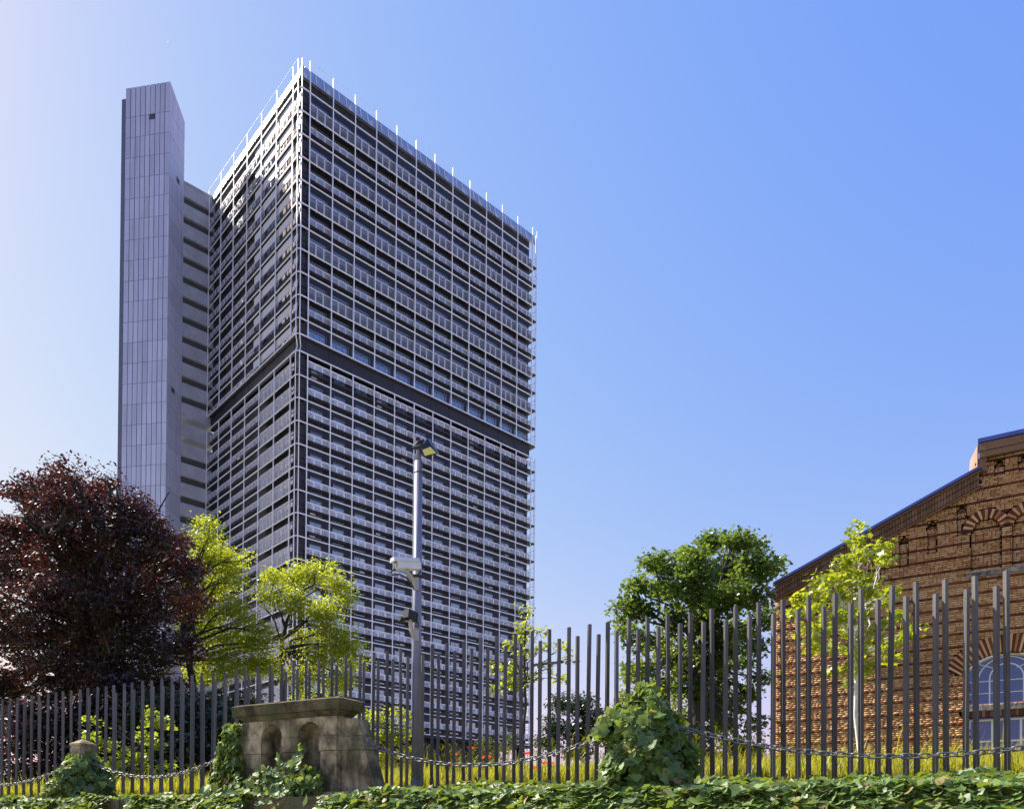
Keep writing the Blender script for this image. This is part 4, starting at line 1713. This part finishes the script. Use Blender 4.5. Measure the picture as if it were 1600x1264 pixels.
m.tube([c - e3 * .06, cpt(643, 986, -.16) - CB, cpt(648, 1001, -.085) - CB], [.035, .038, .026], 8)
m.obox(cpt(650, 992, -.08) - CB, (.05, 0, 0), (0, .02, 0), (0, 0, .10))
m.build('bracket', MT['camgrey'], bcam)
m = MB()
m.tube([cpt(646, 970, -.14) - CB, cpt(654, 973, -.1) - CB, cpt(654, 979, -.08) - CB, cpt(648, 978, -.1) - CB], .010, 6)
m.build('cable', MT['black'], bcam)

# ------------------------------------------------------------------ trees and shrubs
beech_px = [(95, 775, 42), (150, 786, 36), (208, 806, 36), (252, 838, 30), (40, 835, 42), (110, 840, 58), (190, 850, 58), (264, 886, 34), (20, 900, 48), (80, 920, 58), (160, 930, 62), (240, 930, 58),
            (292, 945, 32), (0, 980, 52), (70, 1000, 58), (150, 1010, 58), (228, 1010, 52), (285, 1020, 28), (20, 1060, 44), (100, 1070, 44), (180, 1070, 44), (250, 1070, 40), (-40, 900, 48), (-55, 1000, 50),
            (-30, 1080, 40), (75, 748, 18), (32, 764, 12), (118, 748, 15), (20, 770, 6), (55, 775, 14), (15, 860, 10), (300, 885, 22), (90, 733, 8), (282, 850, 12), (5, 820, 12), (-25, 850, 30), (48, 752, 7), (172, 758, 9), (-10, 1115, 36), (60, 1120, 36), (125, 1122, 36), (200, 1115, 38), (262, 1108, 32)]
tree('copper_beech', 'large dark purple copper beech filling the left edge behind the fence', 'tree', beech_px, 32, [(146, 1245), (146, 1080), (150, 960), (155, 860)], 
     .42, 'beech', .13, 230, 34, .26, 101, spread=.75, gap=.46, flat=.38, deep_layers=2, limb_r=.45)
loc1 = [(320, 838, 18), (335, 870, 26), (362, 885, 20), (310, 900, 20), (345, 918, 24), (375, 910, 13), (330, 955, 20), (362, 950, 18), (300, 985, 20), (330, 1000, 26), (370, 1005, 26), (400, 1000, 18),
        (350, 1040, 28), (395, 1040, 22), (312, 1050, 20), (386, 872, 6), (325, 820, 8), (415, 985, 14), (408, 1035, 18), (432, 1010, 10), (385, 965, 12)]
loc1 = [(x, y, r * 1.12) for x, y, r in loc1]
tree('locust_tree', 'yellow green tree rising between the copper beech and the dark tower', 'tree', loc1, 36, [(330, 1240), (300, 1060), (285, 980), (310, 900)], .22, 'locust', .125, 330, 36, .33, 102, gap=.33, spread=.6)
loc2 = [(425, 905, 16), (455, 905, 22), (490, 900, 24), (520, 915, 20), (538, 938, 14), (430, 940, 14), (470, 945, 24), (510, 955, 22), (405, 930, 10), (515, 985, 16), (488, 1000, 18), (530, 1010, 22),
        (500, 1030, 20), (545, 1040, 16), (480, 1060, 18), (520, 1070, 18), (515, 884, 5), (430, 1055, 12)]
loc2 = [(x, y, r * 1.15) for x, y, r in loc2] + [(495, 1045, 14), (535, 1060, 14), (470, 1085, 12), (555, 1015, 10)]
tree('locust_tree', 'small yellow leaved tree with a forked dark trunk before the tower corner', 'tree', loc2, 38, [(441, 1240), (441, 1050), (440, 1000), (452, 960), (470, 930)], .17, 'locust', .125, 330, 36, .31, 103, gap=.33, spread=.6)
midp = [(820, 955, 7), (818, 980, 8), (812, 1000, 9), (800, 1010, 5), (822, 1020, 8), (775, 1045, 9), (795, 1040, 11), (800, 1065, 11), (770, 1080, 7), (815, 1075, 9), (845, 985, 4), (850, 1010, 5), (850, 1042, 5),
        (832, 1055, 5), (875, 1060, 4), (890, 1030, 3), (880, 1010, 2)]
tree('sapling', 'thin yellow leaved sapling against the tower right edge', 'tree', midp, 21, [(815, 1235), (822, 1100), (820, 1000), (820, 955)], .045, 'young', .11, 330, 18, .15, 104, gap=.3, spread=.4)
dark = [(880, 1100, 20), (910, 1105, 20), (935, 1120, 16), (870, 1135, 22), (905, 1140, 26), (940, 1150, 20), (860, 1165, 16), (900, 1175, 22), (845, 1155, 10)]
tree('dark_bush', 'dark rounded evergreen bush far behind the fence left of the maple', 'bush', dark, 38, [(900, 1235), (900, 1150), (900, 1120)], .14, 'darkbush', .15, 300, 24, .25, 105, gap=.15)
maple = [(1110, 845, 23), (1075, 865, 20), (1150, 850, 20), (1178, 850, 16), (1040, 885, 18), (1020, 880, 12), (1095, 890, 28), (1140, 890, 30), (1178, 890, 23), (1203, 890, 12), (1000, 915, 16), (1040, 920, 23),
         (1080, 930, 28), (1130, 935, 30), (1180, 935, 23), (985, 940, 14), (1010, 955, 18), (975, 975, 10), (1050, 970, 23), (1100, 980, 26), (1150, 985, 23), (1190, 970, 16), (990, 1000, 16), (1020, 1010, 18),
         (965, 950, 6), (1060, 1025, 23), (1110, 1035, 20), (1000, 1050, 20), (1040, 1070, 20), (1080, 1080, 18), (985, 1100, 16), (1020, 1120, 20), (1060, 1130, 18), (1120, 1090, 16), (1160, 1040, 14), (1190, 1060, 10),
         (1150, 1105, 12), (1100, 1150, 16), (1150, 1165, 12), (1010, 1160, 16), (975, 1140, 10), (1213, 882, 5), (1135, 1010, 22), (1170, 1010, 18), (1080, 1045, 24), (1130, 1060, 22), (1105, 1110, 22), (1165, 1085, 16), (1185, 1135, 14), (1130, 1130, 18), (1075, 1155, 20), (1110, 1175, 16), (1170, 1180, 14)]
tree('maple_tree', 'full green maple standing left of the brick hall', 'tree', maple, 27, [(1092, 1235), (1092, 1080), (1096, 980), (1105, 900)], .22, 'maple', .13, 430, 36, .26, 106, gap=.3, tmpl=LEAF_LOBED, spread=.6)
hazel = [(985, 1060, 16), (1010, 1030, 14), (1040, 1010, 15), (1060, 1050, 18), (1020, 1080, 20), (990, 1110, 18), (1050, 1100, 20), (975, 1150, 15), (1010, 1140, 18), (1075, 1020, 10), (1045, 1150, 15), (965, 1090, 8)]
tree('hazel_shrub', 'tall loose yellow green shrub in front of the maple, above the tall ivy mound', 'shrub', hazel, 21, [(1022, 1225), (1022, 1140), (1030, 1060)], .05, 'hazel', .12, 150, 13, .17, 111, gap=.3)
young = [(1340, 825, 6), (1335, 845, 4), (1328, 870, 12), (1355, 870, 10), (1310, 885, 10), (1375, 857, 5), (1380, 877, 5), (1300, 905, 13), (1335, 905, 15), (1360, 905, 10), (1280, 910, 8), (1275, 925, 11),
         (1310, 930, 15), (1345, 935, 13), (1255, 937, 6), (1250, 955, 10), (1280, 955, 13), (1315, 960, 15), (1350, 960, 12), (1380, 945, 8), (1390, 925, 6), (1260, 985, 8), (1290, 985, 12), (1325, 990, 12),
         (1360, 990, 10), (1390, 970, 10), (1400, 1000, 8), (1370, 1015, 10), (1330, 1020, 10), (1290, 1015, 7), (1270, 1010, 5), (1410, 960, 6), (1425, 985, 4), (1350, 1045, 7), (1310, 1050, 5), (1335, 1065, 5),
         (1390, 1030, 6)]
tree('young_maple', 'young yellow green maple with a white painted trunk before the brick hall', 'tree', young, 16, [(1337, 1196), (1338, 1060), (1338, 960), (1338, 850)], .05, 'young', .10, 330, 22, .135, 107,
     gap=.30, tmpl=LEAF_LOBED, bark='whitebark', spread=.6)
shr1 = [(575, 1120, 12), (600, 1125, 16), (630, 1120, 13), (585, 1150, 16), (615, 1150, 18), (640, 1145, 12), (600, 1185, 16), (630, 1180, 12), (575, 1180, 10), (560, 1140, 8)]
tree('yellow_shrub', 'bright yellow green shrub between the monument and the pole', 'shrub', shr1, 21, [(605, 1235), (605, 1180), (605, 1150)], .05, 'locust', .10, 340, 22, .15, 108, gap=.25)
shr2 = [(145, 1130, 8), (140, 1150, 10), (165, 1165, 12), (200, 1175, 14), (225, 1150, 12), (240, 1130, 10), (235, 1115, 7), (215, 1190, 15), (245, 1170, 10), (180, 1195, 14), (160, 1215, 12), (230, 1215, 14), (260, 1130, 5),
        (260, 1200, 10)]
tree('yellow_shrub', 'loose pale green shrub in front of the copper beech, right of the capped post', 'shrub', shr2, 21, [(205, 1240), (205, 1200), (210, 1160)], .04, 'shrub', .11, 230, 16, .16, 109, gap=.3, tmpl=LEAF_LOBED)
hz = [(-20, 27), (70, 26), (160, 27), (245, 26), (325, 27), (395, 28)]
lab = ['dark shrub at the left frame edge under the copper beech', 'dark shrub behind the capped post under the copper beech', 'dark shrub under the copper beech trunk',
       'dark shrub behind the loose pale green shrub', 'dark shrub left of the monument behind the fence', 'dark shrub directly behind the monument capstone']
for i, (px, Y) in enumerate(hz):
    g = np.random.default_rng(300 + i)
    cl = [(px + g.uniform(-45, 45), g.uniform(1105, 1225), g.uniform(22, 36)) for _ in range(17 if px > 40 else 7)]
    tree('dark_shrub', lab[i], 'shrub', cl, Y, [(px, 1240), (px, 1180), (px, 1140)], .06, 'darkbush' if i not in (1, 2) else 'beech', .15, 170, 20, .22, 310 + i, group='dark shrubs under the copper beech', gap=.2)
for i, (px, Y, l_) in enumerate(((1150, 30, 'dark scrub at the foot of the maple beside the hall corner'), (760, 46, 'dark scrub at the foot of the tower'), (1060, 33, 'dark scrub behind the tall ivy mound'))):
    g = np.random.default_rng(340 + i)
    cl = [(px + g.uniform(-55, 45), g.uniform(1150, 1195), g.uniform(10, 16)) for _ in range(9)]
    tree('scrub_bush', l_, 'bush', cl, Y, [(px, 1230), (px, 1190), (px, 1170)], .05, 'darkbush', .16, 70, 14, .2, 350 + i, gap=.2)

# ------------------------------------------------------------------ meadow grass and poppies
g = np.random.default_rng(44)
N = 150000
tt = g.uniform(-4, 24, N)
vv = -g.random(N) ** 1.5 * 13 - .12
hh = g.gamma(6, .043, N) * np.where(g.random(N) < .03, 1.7, 1)
base = P0[None] + UL[None] * tt[:, None] + UN[None] * vv[:, None]
base[:, 2] = lawn_z(-vv) - .03
ln = g.normal(size=(N, 3)) * np.array([.28, .28, 0])
side = unit(np.cross(ln + 1e-3, [0, 0, 1.0])) * (.004 + .004 * g.random(N))[:, None]
mid_ = base + ln * hh[:, None] * .35 + np.array([0, 0, 1]) * hh[:, None] * .55
tip = base + ln * hh[:, None] * 1.0 + np.array([0, 0, 1]) * hh[:, None] * (.92)
V = np.stack([base - side, base + side, mid_ + side * .8, mid_ - side * .8, tip], 1).reshape(-1, 3)
off = np.arange(N) * 5
tag(link('meadow_grass', np_mesh('meadow_grass', V, [np.stack([off, off + 1, off + 2, off + 3], 1), np.stack([off + 3, off + 2, off + 4], 1)], MT['grass'])),
    'long sunlit yellow meadow grass behind the fence posts', 'grass', kind='stuff')
# taller seed stalks
g = np.random.default_rng(45)
N = 260
tt = g.uniform(3, 12, N)
vv = -g.uniform(.3, 3, N)
m = MB()
for t_, v in zip(tt, vv):
    b = fp(t_, v, float(lawn_z(-v)))
    h = g.uniform(.45, .95)
    tp = b + np.array([g.normal() * .12, g.normal() * .12, h])
    m.tube(wob(b, tp, 3, .03, g), [.004, .0035, .003, .002], 3)
    for _ in range(4):
        q = b + (tp - b) * g.uniform(.5, 1)
        m.tube([q, q + np.array([g.normal() * .06, g.normal() * .06, .09])], [.003, .006], 3)
tag(m.build('seed_stalks', MT['grass']), 'tall dry seed stalks above the grass behind the posts', 'grass', kind='stuff')

pop = [(710.6, 1180.7, 'poppy right of the pole, second highest'), (736, 1171, 'highest poppy, right of the pole'), (753.8, 1185, 'small poppy beside a larger one right of the pole'),
       (763, 1184.5, 'large open poppy right of the pole'), (702, 1195.7, 'half hidden poppy on the chain right of the pole'), (726.6, 1222, 'lowest poppy just above the ivy'),
       (824, 1179, 'poppy near the sapling foot'), (851, 1194, 'larger poppy left of the ivy mound'), (861.7, 1194, 'small poppy nearest the ivy mound'), (834.5, 1202, 'pale poppy low in the grass left of the ivy mound')]
for i, (px, py, l_) in enumerate(pop):
    g = np.random.default_rng(500 + i)
    kf = (1574.3 - px) / (23.42 + .01664 * px)
    w = at(px, py, 9.6 * (1 + .01664 * kf) + .35 + .12 * math.sin(i * 2.1))
    zb_ = float(FZ)
    o = thing('poppy', 'red ' + l_, 'poppy', (w[0], w[1], zb_), 0, 'red poppies in the grass')
    h = w[2] - zb_
    m = MB()
    m.tube(wob((0.03, .02, 0), (0, 0, h), 4, .03, g), .004, 4)
    m.build('stem', MT['stem'], o)
    r = .058 if 'small' not in l_ else .042
    for k_ in range(4):
        a = k_ * math.pi / 2 + g.uniform(0, .6)
        d = np.array([math.cos(a), math.sin(a), 0])
        s_ = np.array([-d[1], d[0], 0])
        c = np.array([0, 0, h])
        m = MB()
        m.add([c, c + d * r * .7 - s_ * r * .75 + (0, 0, r * .5), c + d * r * 1.15 - s_ * r * .3 + (0, 0, r * .95), c + d * r * 1.15 + s_ * r * .3 + (0, 0, r * .85), c + d * r * .7 + s_ * r * .75 + (0, 0, r * .5)],
              [(0, 1, 2), (0, 2, 3), (0, 3, 4)])
        m.build('petal', MT['poppy'], o)

# ------------------------------------------------------------------ ivy
def ivy_thing(label, C, N, size, base, seed, parts, px_min=0):
    g = np.random.default_rng(seed)
    o = thing('ivy', label, 'ivy', tuple(base))
    C = C - np.asarray(base)
    sz = size * np.exp(.36 * g.normal(size=len(C))).clip(.4, 1.9)
    T, B, Nn = leaf_frames(N, g)
    if parts:
        w = C + np.asarray(base)
        d = np.linalg.norm(w - EYE, axis=1)
        outer = (w[:, 1] > 1) & (np.abs(w[:, 0] / w[:, 1]) < .66)
        score = np.where(outer, sz / d, 0)
        pick = np.argsort(-score)[:300]
        TV, TF = LEAF_IVY
        variants = []
        for k_ in range(5):
            tv = TV.copy()
            tv[:, 2] += .05 * np.sin(tv[:, 0] * 5 + k_) * .8
            tv[:, 0] *= 1 + .06 * (k_ - 2)
            variants.append(np_mesh('ivy_leaf', tv, TF, MT['ivy']))
        for q, i in enumerate(pick):
            ob = link('ivy_leaf', variants[q % 5], o)
            s = float(sz[i])
            Mx = Matrix(((T[i][0] * s, B[i][0] * s, Nn[i][0] * s, C[i][0]), (T[i][1] * s, B[i][1] * s, Nn[i][1] * s, C[i][1]), (T[i][2] * s, B[i][2] * s, Nn[i][2] * s, C[i][2]), (0, 0, 0, 1)))
            ob.matrix_basis = Mx
        rest_ = np.setdiff1d(np.arange(len(C)), pick)
    else:
        rest_ = np.arange(len(C))
    ob = link('leaf_mass', leaves_mesh('leaf_mass', C[rest_], N[rest_], sz[rest_], LEAF_IVY, MT['ivy'], g), o)
    ob['kind'] = 'stuff'
    return o


def bump(t_, v):
    return .09 * np.sin(t_ * 1.9 + 1.2 * np.sin(v * 2.3)) + .06 * np.sin(t_ * 4.3 + v * 3.1) + .04 * np.sin(t_ * 9.1 - v * 5)


SUNV = np.array(sd)


def ivy_bank(t0, t1, n, seed, z_top, v_in=.25, edge=None):
    g = np.random.default_rng(seed)
    tt = g.uniform(t0, t1, n)
    s = g.random(n) * 2.65
    fl_ = s < 1.75
    e = np.clip(s - 1.75, 0, 2)
    v = np.where(fl_, v_in + s * (2.14 - v_in) / 1.75, 2.14 + .75 * e)
    ground = FZ - .01 - .22 * np.clip((v - .1) / 1.1, 0, 1)
    b = bump(tt, s)
    z = np.where(fl_, np.maximum(ground + z_top + b * .42, ground + .02), WZ + .03 + z_top * .5 - e * .85 + b * .6)
    z = np.where(v < 2.2, np.maximum(z, WZ + .02), z)
    depth = np.abs(g.normal(size=n)) * .09
    Nn = unit(UN[None] * np.where(fl_, .15, .45)[:, None] + np.array([0, 0, 1.0]) + g.normal(size=(n, 3)) * .40)
    C = P0[None] + UL[None] * tt[:, None] + UN[None] * v[:, None]
    C[:, 2] = z
    C -= np.array([0, 0, 1.0]) * depth[:, None] * .8
    if edge is not None:
        k_ = edge(tt, v, z, g)
        C, Nn = C[k_], Nn[k_]
    return C, Nn


def edge_r(tt, v, z, g):                       # frays out towards the bare wall beside the monument
    lim = 8.75 + .9 * np.clip(v - 2.0, 0, 1) + .25 * np.sin(v * 4)
    return tt < lim + g.normal(size=len(tt)) * .15


C, N_ = ivy_bank(-4, 10, 30000, 61, .05, .10, edge_r)
ivy_thing('broad bank of glossy green ivy covering the wall right of the monument', C, N_, .112, fp(3, 1.2, FZ - .3), 62, True)
C, N_ = ivy_bank(10.6, 24, 24000, 63, .04, .6, lambda tt, v, z, g: ~((np.abs(tt - 14.2) < .38) & (v < 2.4)) & ~((tt > 17.9) & (v < 2.35)) & ~((tt < 13.7) & (v < 1.85)) & (tt > 10.75 + .3 * g.random(len(tt))) & (g.random(len(tt)) < np.where(tt > 18, .55, 1)))
ivy_thing('ivy spreading over the wall left of the monument', C, N_, .115, fp(15, 1.2, FZ - .3), 64, False)


def mound(t_, v, r0, r1, z0, z1, n, seed, lean=0.0):
    g = np.random.default_rng(seed)
    h = g.random(n) ** .85
    a = g.uniform(0, 2 * math.pi, n)
    r = (r1 * .25 + (r0 - r1 * .25) * (1 - h ** 1.35) ** .62) * (1 + .17 * np.sin(a * 3 + h * 7) + .13 * np.sin(a * 5 - h * 11) + .07 * np.sin(a * 9 + h * 23)) - np.abs(g.normal(size=n)) * .06 + .10 * (g.random(n) < .06) * g.random(n)
    cap = h > .93
    r = np.where(cap, r * np.sqrt(g.random(n)), r)
    d = -UL[None] * np.cos(a)[:, None] + UN[None] * np.sin(a)[:, None]
    C = fp(t_, v)[None] + d * r[:, None] - UL[None] * (lean * h)[:, None]
    C[:, 2] = z0 + (z1 - z0) * h
    Nn = unit(d * np.where(cap, .2, .9)[:, None] + np.array([0, 0, .55]) + g.normal(size=(n, 3)) * .5)
    return C, Nn


C, N_ = mound(4.14, VCH, .60, .27, FZ - .2, 3.42, 4200, 71)
C2, N2 = mound(4.35, VCH + .1, .5, .3, FZ + .5, 3.2, 700, 72)
ivy_thing('tall mound of ivy smothering a stone post at the centre right of the wall', np.concatenate([C, C2]), np.concatenate([N_, N2]), .112, fp(4.14, VCH, FZ - .2), 73, True)
C, N_ = mound(16.43, VCH, .62, .19, FZ - .2, 3.06, 2600, 74)
ivy_thing('dark ivy climbing the capped stone post on the left', C, N_, .11, fp(16.43, VCH, FZ - .2), 75, False)
# ivy on the monument: left buttress and foot of the niches
g = np.random.default_rng(76)
n = 2600
h = g.random(n) ** 1.3
xx = X0 - .05 - (.34 + .42 * (1 - h)) * g.random(n) + .28 * g.random(n) * (1 - h)
yy = y0 + .02 - np.abs(g.normal(size=n)) * .05 - .10 * (1 - h)
zz = h * (BT - .05)
n2 = 1000
x2 = g.uniform(X0, NC[1] + .45, n2)
h2 = g.random(n2) ** 1.6 * np.where(np.abs(x2 + 1.05) < .28,   .70, .32) * (1 + .3 * np.sin(x2 * 7))
y2 = y0 - .03 - np.abs(g.normal(size=n2)) * .07 - .1 * (1 - h2)
n3 = 1700
x3 = g.uniform(X0 - .7, NC[1] + .15, n3)
z3 = g.uniform(-.62, .12, n3)
y3 = -.10 - np.abs(g.normal(size=n3)) * .10 + .1 * (z3 > 0)
loc_ = np.concatenate([np.stack([xx, yy, zz], 1), np.stack([x2, y2, h2], 1), np.stack([x3, y3, z3], 1)])
C = np.array([mon_w(*q) for q in loc_])
N_ = unit(UN[None] * .85 + UL[None] * np.where(np.arange(len(C)) < n, .45, .0)[:, None] + np.array([0, 0, .4]) + g.normal(size=(len(C), 3)) * .4)
ivy_thing('ivy climbing the left buttress and niche feet of the monument', C, N_, .095, mon_w(X0, y0, 0), 77, False)

# ------------------------------------------------------------------ moon
mo = at(261, 65, 1800)
pts_o = [(math.sin(a) * 2.8, math.cos(a) * 2.8) for a in np.linspace(0.0, math.pi, 12)]
pts_i = [(math.sin(a) * 1.7, math.cos(a) * 2.8) for a in np.linspace(math.pi, 0.0, 12)][1:-1]
m = MB()
tl = -.5
m.prism([(x * math.cos(tl) - z * math.sin(tl), 0, x * math.sin(tl) + z * math.cos(tl)) for x, z in pts_o + pts_i], (0, .3, 0))
tm_ = NT('moon_glow')  # flat crescent cut to the sunlit limb and made to glow itself
em_ = tm_.n('ShaderNodeEmission')
em_.inputs[0].default_value = (.95, .96, 1, 1)
em_.inputs[1].default_value = .48
tm_.l(em_.outputs[0], tm_.out.inputs[0])
moon_m = tm_.m
tag(m.build('moon', moon_m, None, False, tuple(mo)), 'tiny pale crescent moon high above the service tower', kind='structure')
